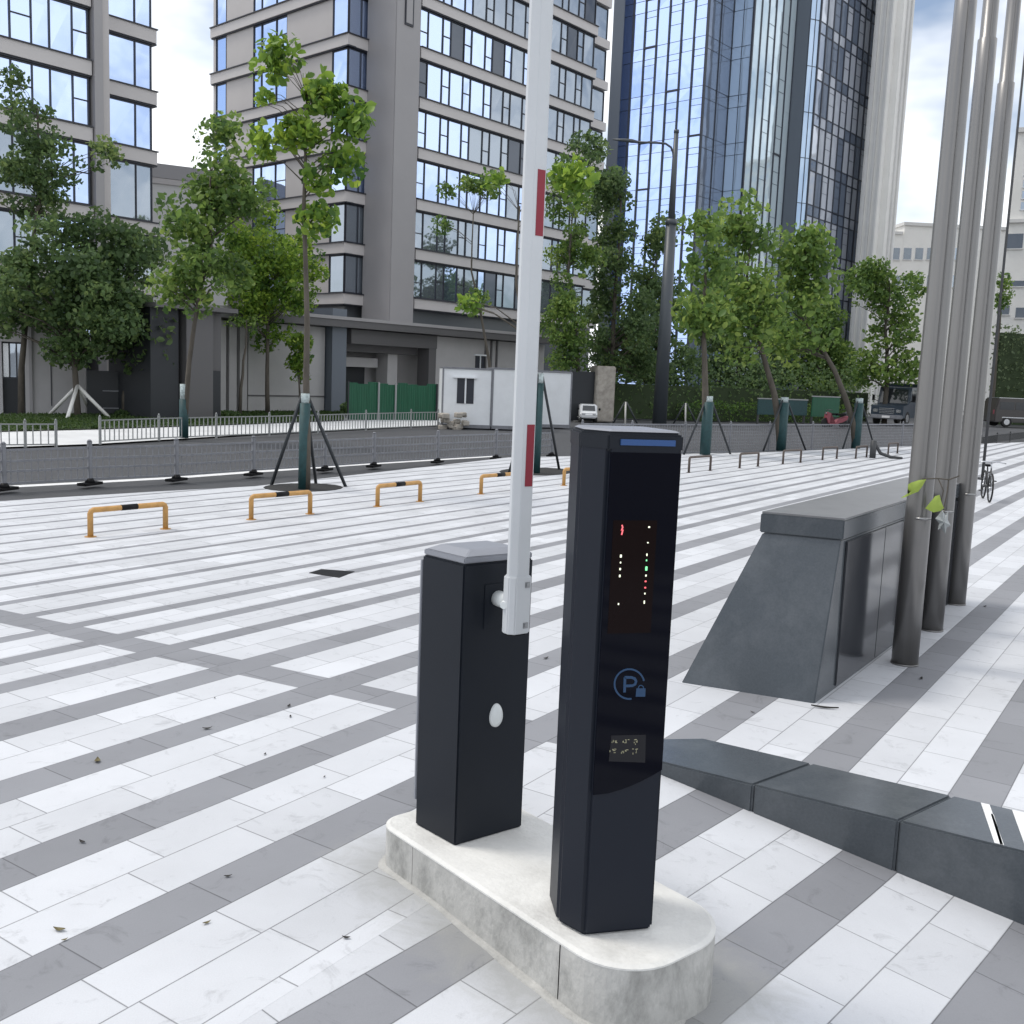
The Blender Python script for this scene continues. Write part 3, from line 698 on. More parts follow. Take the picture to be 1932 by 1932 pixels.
# portal: dark surround, deep recess, pale lintel box and dark door
PB('portal_head', 'podtrim', .35, 5.95, 3.1, 3.74, -.5, .35); PB('portal_jamb', 'podtrim', 5.45, 5.95, -.3, 3.1, -.5, .3)
PB('recess_wall', 'podwall', .36, 5.4, -.3, 3.1, -2.5, -2.2)
PB('recess_ceiling', 'podtrim', .36, 5.4, 2.75, 3.1, -2.2, -.5)
PB('door_head', 'podwall', .55, 3.5, 2.05, 2.5, -2.2, -1.3); d_ = PB('door', 'interior', 1.1, 3.1, -.3, 2.04, -2.19, -1.8); PB('door_jamb', 'podwall', .62, 1.08, -.3, 2.04, -2.19, -1.5)
PB('column', 'podwall', 3.7, 4.35, -.3, 2.74, -1.6, -.8)
d_ = PB('door', 'interior', 4.4, 5.35, .6, 2.5, -2.19, -1.95)
for i in range(5):
    r_ = -7.5 + i * .52
    PB('slat_panel', 'podwall', r_, r_ + .36, -.3, 3.7, -.5, 0)
PB('slat_backing', 'interior', -7.6, -5.0, -.3, 3.7, -1.2, -.52)
# clerestory strip behind the roof edge and small wall window
for a, b in ((.2, 2.6), (3.3, 3.55)): pass
h_ = POD.hit(905, 683); m = MB(); m.slab(POD, h_[0] - .35, h_[0] + .35, h_[1] - .32, h_[1] + .32, -.1, .03); o = m.build('window', MT['frame'], pod)
m = MB(); m.slab(POD, h_[0] - .45, h_[0] + .45, h_[1] + .32, h_[1] + .4, -.1, .1); m.slab(POD, h_[0] - .03, h_[0] + .03, h_[1] - .32, h_[1] + .32, -.1, .07); m.build('window_frame', MT['cabin'], o)
for r_ in (9.9, 10.35, 10.8): PB('downpipe', 'podtrim', r_, r_ + .09, -.3, 3.74, .0, .09)
# gatehouse and dark walls at the left
gp = Plane(G(372, 788)[:2], 50)
gate = empty('gatehouse', 'dark slate gatehouse with a black box and pale panels beside the lawn', 'building', (*gp.P, 0))
def GB(name, m, xa, xb, yt, o0, o1, z0=-.3, par=None):
    r0, r1 = gp.hit(xa, 700)[0], gp.hit(xb, 700)[0]; z1 = gp.hit((xa + xb) / 2, yt)[1]
    return MB().slab(gp, r0, r1, z0, z1, o0, o1).build(name, MT[m], par or gate)
GB('wall', 'podtrim', 352, 402, 583, -3, 0); GB('doorway', 'darkwall', 402, 428, 700, -3, -.4); GB('side_wall', 'podtrim', 398, 432, 590, -3, -.5)
GB('black_box', 'darkwall', 290, 343, 577, -3, -.2)
GB('roof', 'podtrim', 286, 440, 577, -3.2, .3, z0=gp.hit(350, 584)[1])
sh = Plane(G(100, 774.5)[:2], 22)
shed = empty('pavilion', 'pale grey pavilion with a glazed dark doorway at the left edge behind the lawn', 'building', (*sh.P, 0))
rA, rB, rC, rD = sh.hit(-60, 700)[0], sh.hit(4, 700)[0], sh.hit(47, 700)[0], sh.hit(160, 700)[0]
zs = sh.hit(80, 612)[1]; zd = sh.hit(25, 645)[1]; zmid = sh.hit(25, 715)[1]
MB().slab(sh, rC, rD, -.2, zs, -4, 0).build('wall', MT['podwall'], shed); MB().slab(sh, rA - 3, rB, -.2, zs, -4, 0).build('wall', MT['podwall'], shed)
MB().slab(sh, rB, rC, zd, zs, -4, 0).build('lintel', MT['podwall'], shed)
MB().slab(sh, rB, rC, -.2, zmid, -1, -.25).build('door', MT['darkwall'], shed)
window(shed, sh, [rB + (rC - rB) * f for f in (0, .3, .62, .85, 1)], zmid, zd, -.3, [0, 1, 1, 2], mats=[MT['chrome'], MT['glass_g'], MT['frame']])
MB().slab(sh, rA - 3.2, rD + .3, zs, zs + .18, -4.2, .25).build('roof', MT['pier'], shed)
a, b = sh.hit(95, 682), sh.hit(98.5, 766); MB().slab(sh, a[0], b[0], b[1], a[1], -.1, .03).build('slot_window', MT['frame'], shed)
r_ = sh.hit(58, 700)[0]; MB().slab(sh, r_ - .05, r_ + .05, -.2, zs, 0, .1).build('downpipe', MT['pier'], shed)
# dark board wall behind the tripod tree
bw = Plane(G(262, 782)[:2], 30)
board = empty('board_wall', 'long black board wall with thin pale rails left of the gatehouse', 'wall', (*bw.P, 0))
ra, rb_ = bw.hit(165, 740)[0], bw.hit(344, 740)[0]
MB().slab(bw, ra, rb_, -.2, bw.hit(260, 702)[1], -.3, 0).build('panel', MT['darkwall'], board)
for yy in (739, 771): z = bw.hit(260, yy)[1]; MB().slab(bw, ra + .5, rb_ - .1, z - .02, z + .02, 0, .03).build('rail', MT['fence'], board)

# ------------------------------------------------------------------ site cabins, hoarding, street lamp
cp = G(835, 806, -.1); CP = Plane(cp[:2], 8)
def cabin(pl, xa, xb, yt, zb, label, win, depth=2.2):
    r0, r1 = pl.hit(xa, 750)[0], pl.hit(xb, 750)[0]; zt = pl.hit((xa + xb) / 2, yt)[1]
    t = empty('site_cabin', label, 'cabin', (*pl.pt((r0 + r1) / 2, zb)[:2], zb), group='white site cabins')
    MB().slab(pl, r0, r1, zb + .12, zt, -depth, 0).build('body', MT['cabin'], t)
    m = MB()
    for r in (r0, r1): m.slab(pl, r - .03, r + .03, zb + .1, zt + .01, -.06, .02)
    m.slab(pl, r0, r1, zt - .02, zt + .05, -depth, .03); m.slab(pl, r0, r1, zb, zb + .13, -depth, .015); m.build('frame', MT['fence'], t)
    if win:
        a, b = pl.hit(win[0], win[1]), pl.hit(win[2], win[3]); f = MB(); f.slab(pl, a[0], b[0], b[1], a[1], -.1, .02); w_ = f.build('window', MT['frame'], t)
        c = (a[0] + b[0]) / 2; f = MB(); f.slab(pl, c - .03, c + .03, b[1], a[1], 0, .04); f.slab(pl, a[0] - .15, b[0] + .1, a[1], a[1] + .05, 0, .12); f.build('window_frame', MT['cabin'], w_)
    return t
zt_c = cabin(CP, 835, 927, 696, -.1, 'white site cabin with a dark two-pane window, left of the barrier arm', (863, 713, 893, 762))
cabin(Plane(CP.pt(CP.hit(928, 750)[0] + .02, 0, .02)[:2], 8), 929, 1001, 697, -.1, 'plain white site cabin directly behind the barrier arm', None)
cabin(Plane(G(1003, 806, -.1)[:2], 20), 1005, 1077, 702, -.1, 'white site cabin with one panel seam, right of the barrier arm', None)
rbm = MB(); rr = random.Random(3)
for i in range(26):
    r = CP.hit(832 + 45 * rr.random(), 780)[0]; z = -.1 + rr.random() ** 1.4 * .55; s_ = rr.uniform(.12, .34)
    p = CP.pt(r, z, .3 + rr.uniform(-.1, .25)); rbm.box(p, (s_, s_ * .8, s_ * .6), rr.random() * 3, bevel=.03, seg=1)
tag(rbm.build('rubble_pile', MT['rubble']), 'heap of broken pale render against the foot of the left site cabin', 'rubble')
hp = G(652, 787); HP = Plane(hp[:2], 38)
hoard = empty('hoarding', 'bright green sheet hoarding in front of the grey entrance portal', 'hoarding', (*hp[:2], 0))
r = HP.hit(655, 760)[0]; re = HP.hit(822, 760)[0]; zh = HP.hit(740, 724)[1]; npn = 9
for i in range(npn):
    a = r + (re - r) * i / npn; b = r + (re - r) * (i + 1) / npn
    m = MB(); n_ = 8
    for j in range(n_):
        c0, c1 = a + (b - a - .02) * j / n_, a + (b - a - .02) * (j + 1) / n_; o_ = .012 * (j % 2)
        m.slab(HP, c0, c1, -.1, zh - .05 * math.sin(i * 2.1), -.02 + o_, .02 + o_)
    m.build('sheet', MT['hoard'], hoard)
for f_ in (.0, .33, .52, 1): MB().slab(HP, r + (re - r) * f_ - .03, r + (re - r) * f_ + .03, -.1, zh + .05, .05, .11).build('post', MT['rail'] if 0 < f_ < 1 else MT['darkwall'], hoard)
# street lamp
lb = G(1244, 800, -.1); lamp = empty('street_lamp', 'slate grey street lamp with one long curved arm in front of the blue glass tower', 'street lamp', (lb[0], lb[1], -.1))
LP = Plane(lb[:2], 0)
zk = LP.hit(1262, 418)[1]; ztop = LP.hit(1275, 250)[1]
pxm = 1932 / lb[1]
m = MB(); m.tube([(lb[0], lb[1], -.1), (lb[0], lb[1], zk)], [13.5 / pxm, 9.5 / pxm], 14); m.build('pole', MT['lamp'], lamp)
m = MB(); m.tube([(lb[0], lb[1], zk), (lb[0], lb[1], ztop)], [6.3 / pxm, 4.2 / pxm], 12); m.tube([(lb[0], lb[1], ztop - .02), (lb[0], lb[1], ztop + .12)], 4.8 / pxm, 12); m.build('upper_pole', MT['lamp'], lamp)
m = MB(); m.tube([(lb[0], lb[1], zk - .16), (lb[0], lb[1], zk + .1)], 10.6 / pxm, 14); m.build('collar', MT['lamp'], lamp)
pp = [LP.hit(x, y) for x, y in ((1271, 300), (1270, 288), (1266, 278), (1256, 271), (1240, 269.5), (1200, 268))]
m = MB(); m.tube([LP.pt(a, b) for a, b in pp], 2.0 / pxm, 8); m.build('arm', MT['lamp'], lamp)
pp = [LP.hit(x, y) for x, y in ((1204, 268), (1192, 266), (1178, 264.5), (1156, 263))]
m = MB(); m.tube([LP.pt(a, b) for a, b in pp], [2.1 / pxm, 3.6 / pxm, 3.0 / pxm, 1.2 / pxm], 8); hd = m.build('lamp_head', MT['lamp'], lamp)
m = MB(); m.tube([(lb[0], lb[1], -.1), (lb[0], lb[1], .05)], .34, 14); m.build('base_plate', MT['lamp'], lamp)

# ------------------------------------------------------------------ road fences
def fence_run(name, label, feet, hgt, style, zb=-.1, m='fence'):
    """feet: ground points of the posts"""
    mid = feet[len(feet) // 2]; t = empty(name, label, 'fence', (mid[0], mid[1], zb))
    if style == 'road':
        for p in feet:
            mb = MB(); mb.box((p[0], p[1], zb + hgt * .5), (.065, .065, hgt), .9, bevel=.008); mb.tube([(p[0], p[1], zb + hgt), (p[0], p[1], zb + hgt + .03)], [.045, .02], 8)
            po = mb.build('post', MT[m], t)
            mb = MB(); d = (feet[1] - feet[0])[:2]; an = math.atan2(d[1], d[0]); mb.box((p[0], p[1], zb + .022), (.46, .2, .045), an + .5, bevel=.02); mb.tube([(p[0], p[1], zb + .04), (p[0], p[1], zb + .11)], [.09, .05], 8)
            mb.build('foot', MT['black'], po)
    for a, b in zip(feet, feet[1:]):
        d = (b - a)[:2]; L = float(np.linalg.norm(d)); pl = Plane(a[:2], math.degrees(math.atan2(d[1], d[0]))); mb = MB()
        if style == 'road':
            for z in (.14, .40, .62, .86): mb.slab(pl, .03, L - .03, zb + hgt * z - .016, zb + hgt * z + .016, -.012, .012)
            n = int(L / .10)
            for i in range(1, n): mb.slab(pl, L * i / n - .0075, L * i / n + .0075, zb + hgt * .14, zb + hgt * .86, -.005, .005)
        elif style == 'mesh':
            for z in (.08, .93): mb.slab(pl, .02, L - .02, zb + hgt * z - .018, zb + hgt * z + .018, -.015, .015)
            n = int(L / .10)
            for i in range(1, n): mb.slab(pl, L * i / n - .006, L * i / n + .006, zb + hgt * .08, zb + hgt * .93, -.005, .005)
            for i in range(1, 8): z = .08 + .85 * i / 8; mb.slab(pl, .02, L - .02, zb + hgt * z - .005, zb + hgt * z + .005, -.006, .006)
        else:
            for z in (.12, .88): mb.slab(pl, .02, L - .02, zb + hgt * z - .014, zb + hgt * z + .014, -.014, .014)
            n = max(2, int(L / .155))
            for i in range(1, n): mb.slab(pl, L * i / n - .011, L * i / n + .011, zb + hgt * .12, zb + hgt * .88, -.01, .01)
        mb.build('panel', MT[m], t)
    if style != 'road':
        for p in feet:
            mb = MB(); mb.box((p[0], p[1], zb + hgt * .5), (.055, .055, hgt), .9, bevel=.008); mb.tube([(p[0], p[1], zb + hgt), (p[0], p[1], zb + hgt + .05)], [.036, .01], 8); mb.build('post', MT[m], t)
    return t
feet = [G(x, y, -.1) for x, y in ((-180, 934), (8, 925), (170, 915), (333, 907), (478, 896.5), (613, 888), (705, 881), (825, 873), (935, 866), (1040, 861))]
fence_run('road_fence', 'grey railed road fence on black feet along the near lane, left of the terminal', feet, .70, 'road')
feet = [G(x, y, -.1) for x, y in ((1096, 862), (1190, 861), (1290, 859), (1375, 857), (1449, 855), (1530, 852), (1612, 849), (1700, 846), (1790, 842))]
fence_run('mesh_fence', 'dark grey mesh road fence behind the far hoops and the flagpoles', feet, .92, 'mesh')
feet = [G(x, y, -.12) for x, y in ((-60, 846), (48, 845), (106, 844))]
fence_run('pedestrian_railing', 'short pale railing at the left edge before the gap, on the far pavement', feet, .60, 'bar', -.12, 'rail')
feet = [G(x, y, -.12) for x, y in ((189, 839), (300, 832), (408, 827), (508, 823), (600, 818), (690, 813), (775, 809), (826, 807))]
fence_run('pedestrian_railing', 'long pale railing right of the gap, running in front of the green hoarding', feet, .66, 'bar', -.12, 'rail')
feet = [G(x, y, -.12) for x, y in ((1850, 842), (1880, 836), (1905, 833), (1935, 829), (1990, 824))]
fence_run('low_railing', 'low dark railing behind the bicycle at the right edge', feet, .42, 'bar', -.12, 'darkmetal')

# ------------------------------------------------------------------ hoops
def make_hoop(L, hgt, paint, sleeve, label, rad=.031):
    t = empty('hoop_barrier', label, 'hoop barrier', (0, 0, 0))
    c = .035; pts = [(-L / 2, 0, -.02), (-L / 2, 0, hgt - c), (-L / 2 + c * .35, 0, hgt - c * .35), (-L / 2 + c, 0, hgt), (L / 2 - c, 0, hgt), (L / 2 - c * .35, 0, hgt - c * .35), (L / 2, 0, hgt - c), (L / 2, 0, -.02)]
    mb = MB(); mb.tube(pts, rad, 10); mb.build('frame', MT[paint], t, world=False)
    if sleeve: mb = MB(); mb.tube([(-.10, 0, hgt), (.10, 0, hgt)], rad + .002, 12); mb.build('black_band', MT['black'], t, world=False)
    for s in (-1, 1): mb = MB(); mb.tube([(s * L / 2, 0, 0), (s * L / 2, 0, .006)], rad * 2, 12); mb.build('foot_plate', MT[paint], t, world=False)
    return t
hy = [((170, 1013), (313, 998)), ((477, 980), (582, 970)), ((709, 956), (795, 946)), ((898, 933), (985, 925)), ((1053, 917), (1130, 910))]
hlab = ['leftmost orange hoop barrier with a black band, nearest to the camera', 'orange hoop with a black band right in front of the staked young tree',
        'orange hoop with a black band halfway between the staked tree and the boom', 'orange hoop barrier with a black band, partly hidden behind the white barrier arm', 'orange hoop between boom and terminal, only its left end showing']
proto = None
def place(o, a, b):
    d = (b - a)[:2]; o.location = (float((a[0] + b[0]) / 2), float((a[1] + b[1]) / 2), 0); o.rotation_euler[2] = math.atan2(d[1], d[0])
proto = make_hoop(.92, .29, 'yellow', True, hlab[0]); proto['group'] = 'orange hoop barriers'
for i, (a, b) in enumerate(hy):
    o = proto if i == 0 else copy_tree(proto); o['label'] = hlab[i]; place(o, G(*a), G(*b))
hd_ = [((1297, 892), (1342, 888)), ((1393, 883.5), (1432, 880)), ((1476, 875.5), (1511, 873)), ((1550, 868), (1580, 865.5)), ((1614, 865.5), (1635, 863)), ((1671, 858), (1697, 855))]
dl = ['dark brown hoop barrier just right of the terminal top', 'second dark brown hoop to the right of the terminal, beside a teal wrapped trunk', 'dark brown hoop barrier in the middle of the far row, between two teal wrapped trunks',
      'fourth dark brown hoop of the far row, left of the leaning broken post', 'narrow dark brown hoop right beside the leaning broken post', 'last dark brown hoop of the far row, just left of the flagpoles']
protod = make_hoop(.92, .33, 'brown', False, dl[0], .026); protod['group'] = 'dark hoop barriers'
for i, (a, b) in enumerate(hd_):
    o = protod if i == 0 else copy_tree(protod); o['label'] = dl[i]; place(o, G(*a), G(*b))
bp_ = G(1646, 864); t = empty('broken_post', 'dark broken post leaning among the far hoops, its torn end bent to the ground', 'post', bp_)
m = MB(); m.tube([bp_, bp_ + np.array([.0, 0, .5])], .09, 8); m.build('stump', MT['darkmetal'], t)
m = MB(); m.tube([bp_ + np.array([.03, 0, .42]), bp_ + np.array([.22, 0, .14]), bp_ + np.array([.5, 0, .05]), bp_ + np.array([.85, 0, .03])], [.05, .05, .045, .03], 8); m.build('bent_bar', MT['darkmetal'], t)

# ------------------------------------------------------------------ concrete island
ax, bx = dv(-50), dv(40)
def isl(a, b): return (ax[0] * a + bx[0] * b, ax[1] * a + bx[1] * b)
A0, A1, B0, B1, RAD, RL = -3.285, -1.915, 2.118, 2.672, .21, .10
def corner(ca, cb, t0, t1, r, n=9): return [(ca + r * math.cos(R_(t0 + (t1 - t0) * i / n)), cb + r * math.sin(R_(t0 + (t1 - t0) * i / n))) for i in range(n + 1)]
def outline(i=0.0):
    a0, a1, b0, b1 = A0 + i, A1 - i, B0 + i, B1 - i; r = RAD - i
    return corner(a1 - r, b0 + r, -90, 0, r) + corner(a1 - r, b1 - r, 0, 90, r) + corner(a0 + RL - i, b1 - RL + i, 90, 180, RL - i) + corner(a0 + RL - i, b0 + RL - i, 180, 270, RL - i)
icen = isl((A0 + A1) / 2, (B0 + B1) / 2)
island = empty('concrete_island', 'worn pale concrete island with rounded ends carrying the barrier and the terminal', 'traffic island', (*icen, 0))
cut1, cut2 = -3.03, -2.20
def seg(lo, hi):
    o = outline(); res = []
    n = len(o)
    for i in range(n):
        p, q2 = o[i], o[(i + 1) % n]
        if lo <= p[0] <= hi: res.append(p)
        for c in (lo, hi):
            if (p[0] - c) * (q2[0] - c) < 0: k = (c - p[0]) / (q2[0] - p[0]); res.append((c, p[1] + (q2[1] - p[1]) * k))
    return res
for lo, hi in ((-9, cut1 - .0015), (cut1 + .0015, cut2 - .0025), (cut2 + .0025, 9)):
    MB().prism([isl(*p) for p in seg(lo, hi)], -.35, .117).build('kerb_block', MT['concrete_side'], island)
m = MB(); o0 = [isl(*p) for p in outline(-.001)]; o1 = [isl(*p) for p in outline(.014)]
m.prism(o0, .117, .123); m.prism(o0, .123, .1305, top=o1); m.build('top_screed', MT['concrete'], island)
m = MB()
fo = corner(A0 + RL, B0 + RL, 180, 270, RL) + corner(A1 - RAD, B0 + RAD, -90, 60, RAD)
rj = random.Random(5); inn, mid_, outp = [], [], []
fo2 = []
for p, q2 in zip(fo, fo[1:]):
    L = math.hypot(q2[0] - p[0], q2[1] - p[1]); k = max(1, int(L / .05))
    for i in range(k): fo2.append((p[0] + (q2[0] - p[0]) * i / k, p[1] + (q2[1] - p[1]) * i / k))
def nrm(p):
    q_ = RL if p[0] < A0 + .5 else RAD; cx_ = min(max(p[0], A0 + RL), A1 - RAD); cy_ = min(max(p[1], B0 + q_), B1 - q_); d = (p[0] - cx_, p[1] - cy_); l = math.hypot(*d) or 1; return d[0] / l, d[1] / l
KI = .978      # final size of the island group, measured about the eye point
def gz(p): u_, s_ = us((p[0] * KI, p[1] * KI)); return H - (H - ramp_z(u_, s_)) / KI
rows = []
for i, p in enumerate(fo2):
    n_ = nrm(p); wdt = .022 + .004 * math.sin(i * .31) + .003 * math.sin(i * 1.1) + rj.uniform(0, .004)
    a_ = isl(p[0] - n_[0] * .01, p[1] - n_[1] * .01); b_ = isl(p[0] + n_[0] * wdt * .5, p[1] + n_[1] * wdt * .5); c_ = isl(p[0] + n_[0] * wdt, p[1] + n_[1] * wdt)
    rows.append([m.bm.verts.new((*a_, gz(a_) + .010)), m.bm.verts.new((*b_, gz(b_) + .004 + rj.uniform(0, .002))), m.bm.verts.new((*c_, gz(c_) + .0012)), m.bm.verts.new((*c_, gz(c_) - .05))])
for a_, b_ in zip(rows, rows[1:]):
    for j in range(3): m.bm.faces.new((a_[j], b_[j], b_[j + 1], a_[j + 1])).smooth = True
bmesh.ops.recalc_face_normals(m.bm, faces=m.bm.faces); m.build('mortar_fillet', MT['mortar'], island)

# ------------------------------------------------------------------ barrier gate
ZI = .131
cA, cB, cC = np.array([-.334, 3.85]), np.array([-.166, 3.672]), np.array([.09, 3.865]); cD = cA + cC - cB
ctr = (cA + cC) / 2
gate_ = empty('barrier_gate', 'charcoal barrier gate cabinet with a white boom standing upright, red strips on the boom', 'barrier', (*ctr, ZI))
def inset(ps, d):
    c = sum(ps) / len(ps); return [tuple(p + (c - p) / np.linalg.norm(c - p) * d) for p in ps]
CP4 = [cA, cB, cC, cD]
ZC = 1.212
MB().prism([tuple(p) for p in CP4], ZI, ZC, bevel=.006).build('cabinet', MT['cab'], gate_)
m = MB(); m.prism(inset(CP4, .004), ZC + .002, ZC + .024, bevel=.004); m.prism(inset(CP4, .012), ZC + .0245, ZC + .045, top=inset(CP4, .07), bevel=.003); m.build('lid', MT['lid'], gate_)
FR = Plane(cB, math.degrees(math.atan2(*(cC - cB)[::-1])))
BK = Plane(cD, math.degrees(math.atan2(*(cA - cD)[::-1])))   # back left side
Lb = float(np.linalg.norm(cA - cD))
MB().slab(BK, .012, Lb + .0, ZI + .10, ZC - .02, .002, .016, bevel=.003).build('service_door', MT['lid'], gate_)
if FR.n @ (cB - cD) < 0: FR.n = -FR.n
a, b = FR.hit(914, 1128), FR.hit(946, 1182)
MB().slab(FR, a[0], b[0] + .12, b[1], a[1] + .05, -.02, .0035).build('shaft_slot', MT['cab'], gate_)
# key cover: pale egg with a ridge
k0 = FR.hit(935, 1349); c3 = FR.pt(k0[0], k0[1], .012)
m = MB(); bmesh.ops.create_uvsphere(m.bm, u_segments=28, v_segments=18, radius=1)
for v in m.bm.verts:
    x, y, z = v.co; wz = 1 + .12 * (-z)
    ridge = .35 * max(0, 1 - abs(x - .15 - .25 * z) * 1.9) if y > 0 else 0
    r_, o_, h_ = x * .030 * wz, max(y, -.3) * (.020 + .016 * ridge), z * .0465
    p = FR.pt(k0[0] + r_, k0[1] + h_, .002 + o_); v.co = p
bmesh.ops.recalc_face_normals(m.bm, faces=m.bm.faces)
m.build('key_cover', MT['white2'], gate_, smooth=True)
# boom
AF = Plane(FR.P + FR.n * .115, FR.a); AF.n = FR.n; AF.d = FR.d
w0, w1 = AF.hit(945, 1188)[0], AF.hit(996, 1188)[0]; ac = AF.hit(971.5, 1120)[0] + .006
def boomsec(w, d, c, off=0): return [AF.pt(ac + x, 0, off + y)[:2] for x, y in ((-w / 2, -d / 2 + c), (-w / 2, d / 2 - c * 1.0), (-w / 2 + c * 1.0, d / 2), (w / 2 - c * .5, d / 2), (w / 2, d / 2 - c * .5), (w / 2, -d / 2 + c), (w / 2 - c, -d / 2), (-w / 2 + c, -d / 2))]
zc0 = AF.hit(970, 1193)[1]; zc1 = AF.hit(970, 1086)[1]
WB, DB = .082, .060
def orient(poly):
    ar = sum(p[0] * q2[1] - q2[0] * p[1] for p, q2 in zip(poly, poly[1:] + poly[:1])); return poly if ar > 0 else poly[::-1]
P0 = orient([tuple(p) for p in boomsec(WB, DB, .022)])
boom = MB().prism(P0, zc0 + .02, 4.9, bevel=.002).build('boom', MT['white'], gate_)
P1 = orient([tuple(p) for p in boomsec(WB + .012, DB + .012, .020)])
clampo = MB().prism(P1, zc0, zc1, bevel=.004).build('boom_clamp', MT['white'], gate_)
for x_, y_ in ((984, 1100), (980, 1176)):
    h_ = AF.hit(x_, y_); m = MB(); f = DB / 2 + .006
    m.slab(AF, h_[0] - .011, h_[0] + .011, h_[1] - .011, h_[1] + .011, f - .002, f + .0025, bevel=.001); m.tube([AF.pt(h_[0], h_[1], f), AF.pt(h_[0], h_[1], f + .007)], .007, 6); m.build('bolt', MT['bolt'], clampo)
m = MB(); m.prism(orient([tuple(p) for p in boomsec(WB - .004, DB - .006, .018)]), zc0 - .006, zc0 + .001); m.build('end_plug', MT['black'], clampo)
for (xa, ya, xb, yb) in ((1001, 322, 1019, 447), (979, 800, 997, 916)):
    f = DB / 2; a, b = AF.hit((xa + xb) / 2, ya), AF.hit((xa + xb) / 2, yb); hw = .0165; c_ = ac + .012
    MB().slab(AF, c_ - hw, c_ + hw, b[1], a[1], f - .001, f + .0015).build('red_strip', MT['red'], boom)
h_ = FR.hit(941, 1128); m = MB(); m.tube([FR.pt(ac - .0, h_[1], 0), FR.pt(ac - .0, h_[1], .085)], .030, 20); m.build('hub', MT['white2'], gate_)
m = MB(); m.tube([FR.pt(ac - .036, h_[1], .10), FR.pt(ac - .054, h_[1], .112)], [.019, .013], 14); m.build('hub_cap', MT['white2'], gate_)

# ------------------------------------------------------------------ payment terminal
tA, tB, tC = np.array([.200, 3.157]), np.array([.282, 3.073]), np.array([.514, 3.132])
fd = (tC - tB) / np.linalg.norm(tC - tB); fn = np.array([fd[1], -fd[0]]); WF = float(np.linalg.norm(tC - tB))
ca_ = (tA - tB) @ fd; cb_ = (tA - tB) @ fn
tAr = tC + fn * cb_ - fd * .004; tbl = tA - fn * .16 + fd * .02; tbr = tAr - fn * .16 - fd * .02
poly = orient([tuple(p) for p in (tB, tC, tAr, tbr, tbl, tA)])
ZT0, ZT1 = ZI, 1.748
tcen = sum(np.array(p) for p in poly) / 6
term = empty('parking_terminal', 'tall black parking payment terminal with a dark glass front, blue light bar and P emblem', 'parking terminal', (*tcen, ZI))
body = MB().prism(poly, ZT0, ZT1, bevel=.012, seg=4).build('body', MT['term'], term, smooth=True, angle=25)
m = MB(); tp = [tuple(np.array(p) + (tcen - np.array(p)) * .06) for p in poly]
m.prism(tp, ZT1 - .0, ZT1 + .006, top=[tuple(np.array(p) + (tcen - np.array(p)) * .14) for p in poly]); m.build('top_cap', MT['lid'], term)
MB().prism([tuple(np.array(p) + (np.array(p) - tcen) * .012) for p in poly], ZT1 - .058, ZT1 - .006, bevel=.006).build('top_band', MT['cab'], term)
TF = Plane(tB, math.degrees(math.atan2(fd[1], fd[0]))); TF.n = fn; TF.d = fd
def tf(x, y): return TF.hit(x, y)
def flat(parent, name, m_, pts, off0, off1):
    """closed outline (run, height) on the terminal front, extruded from off0 to off1"""
    mb = MB(); a = [mb.bm.verts.new(TF.pt(r, z, off0)) for r, z in pts]; b = [mb.bm.verts.new(TF.pt(r, z, off1)) for r, z in pts]; n = len(pts)
    mb.bm.faces.new(a); mb.bm.faces.new(b[::-1])
    for i in range(n): mb.bm.faces.new((a[i], a[(i + 1) % n], b[(i + 1) % n], b[i]))
    bmesh.ops.recalc_face_normals(mb.bm, faces=mb.bm.faces); return mb.build(name, MT[m_], parent)
def ribbon(mb, pts, wd, off, h=.0012):
    """stroke of given width through (run, height) points, lying on the front"""
    L, Rr = [], []
    for i, p in enumerate(pts):
        a = np.array(pts[max(i - 1, 0)]); b = np.array(pts[min(i + 1, len(pts) - 1)]); d = (b - a) / (np.linalg.norm(b - a) + 1e-9); n_ = np.array([-d[1], d[0]]) * wd / 2
        L.append(np.array(p) + n_); Rr.append(np.array(p) - n_)
    for i in range(len(pts) - 1):
        for o_, s_ in ((off + h, 1),): mb.face([TF.pt(*Rr[i], o_), TF.pt(*Rr[i + 1], o_), TF.pt(*L[i + 1], o_), TF.pt(*L[i], o_)])
        mb.face([TF.pt(*L[i], off + h), TF.pt(*L[i + 1], off + h), TF.pt(*L[i + 1], off - .001), TF.pt(*L[i], off - .001)])
        mb.face([TF.pt(*Rr[i + 1], off + h), TF.pt(*Rr[i], off + h), TF.pt(*Rr[i], off - .001), TF.pt(*Rr[i + 1], off - .001)])
zb1 = tf(1130, 1496)[1]; zb2 = tf(1245, 1452)[1]
i_ = .005
curve = [(i_ + .002, zb1 - .004), (i_ + .05, zb1 - .002)] + [(i_ + .05 + (WF - 2 * i_ - .05) * k / 8, zb1 + (zb2 - zb1) * (k / 8) ** 1.5) for k in range(1, 9)]
panel = flat(term, 'glass_panel', 'gloss', curve + [(WF - i_, ZT1 - .062), (i_ + .002, ZT1 - .062)], -.001, .004)
PO = .0042
a, b = tf(1171, 821), tf(1262, 830)
flat(panel, 'light_bar', 'blue', [(a[0], ZT1 - .040), (WF - .028, ZT1 - .040), (WF - .028, ZT1 - .022), (a[0], ZT1 - .022)], .0, .0085)
a, b = tf(1145, 1195), tf(1235, 1000)
flat(panel, 'display_screen', 'screen', [(a[0], a[1]), (b[0] + .005, a[1]), (b[0] + .005, b[1] + .03), (a[0], b[1] + .03)], .003, PO + .0006)
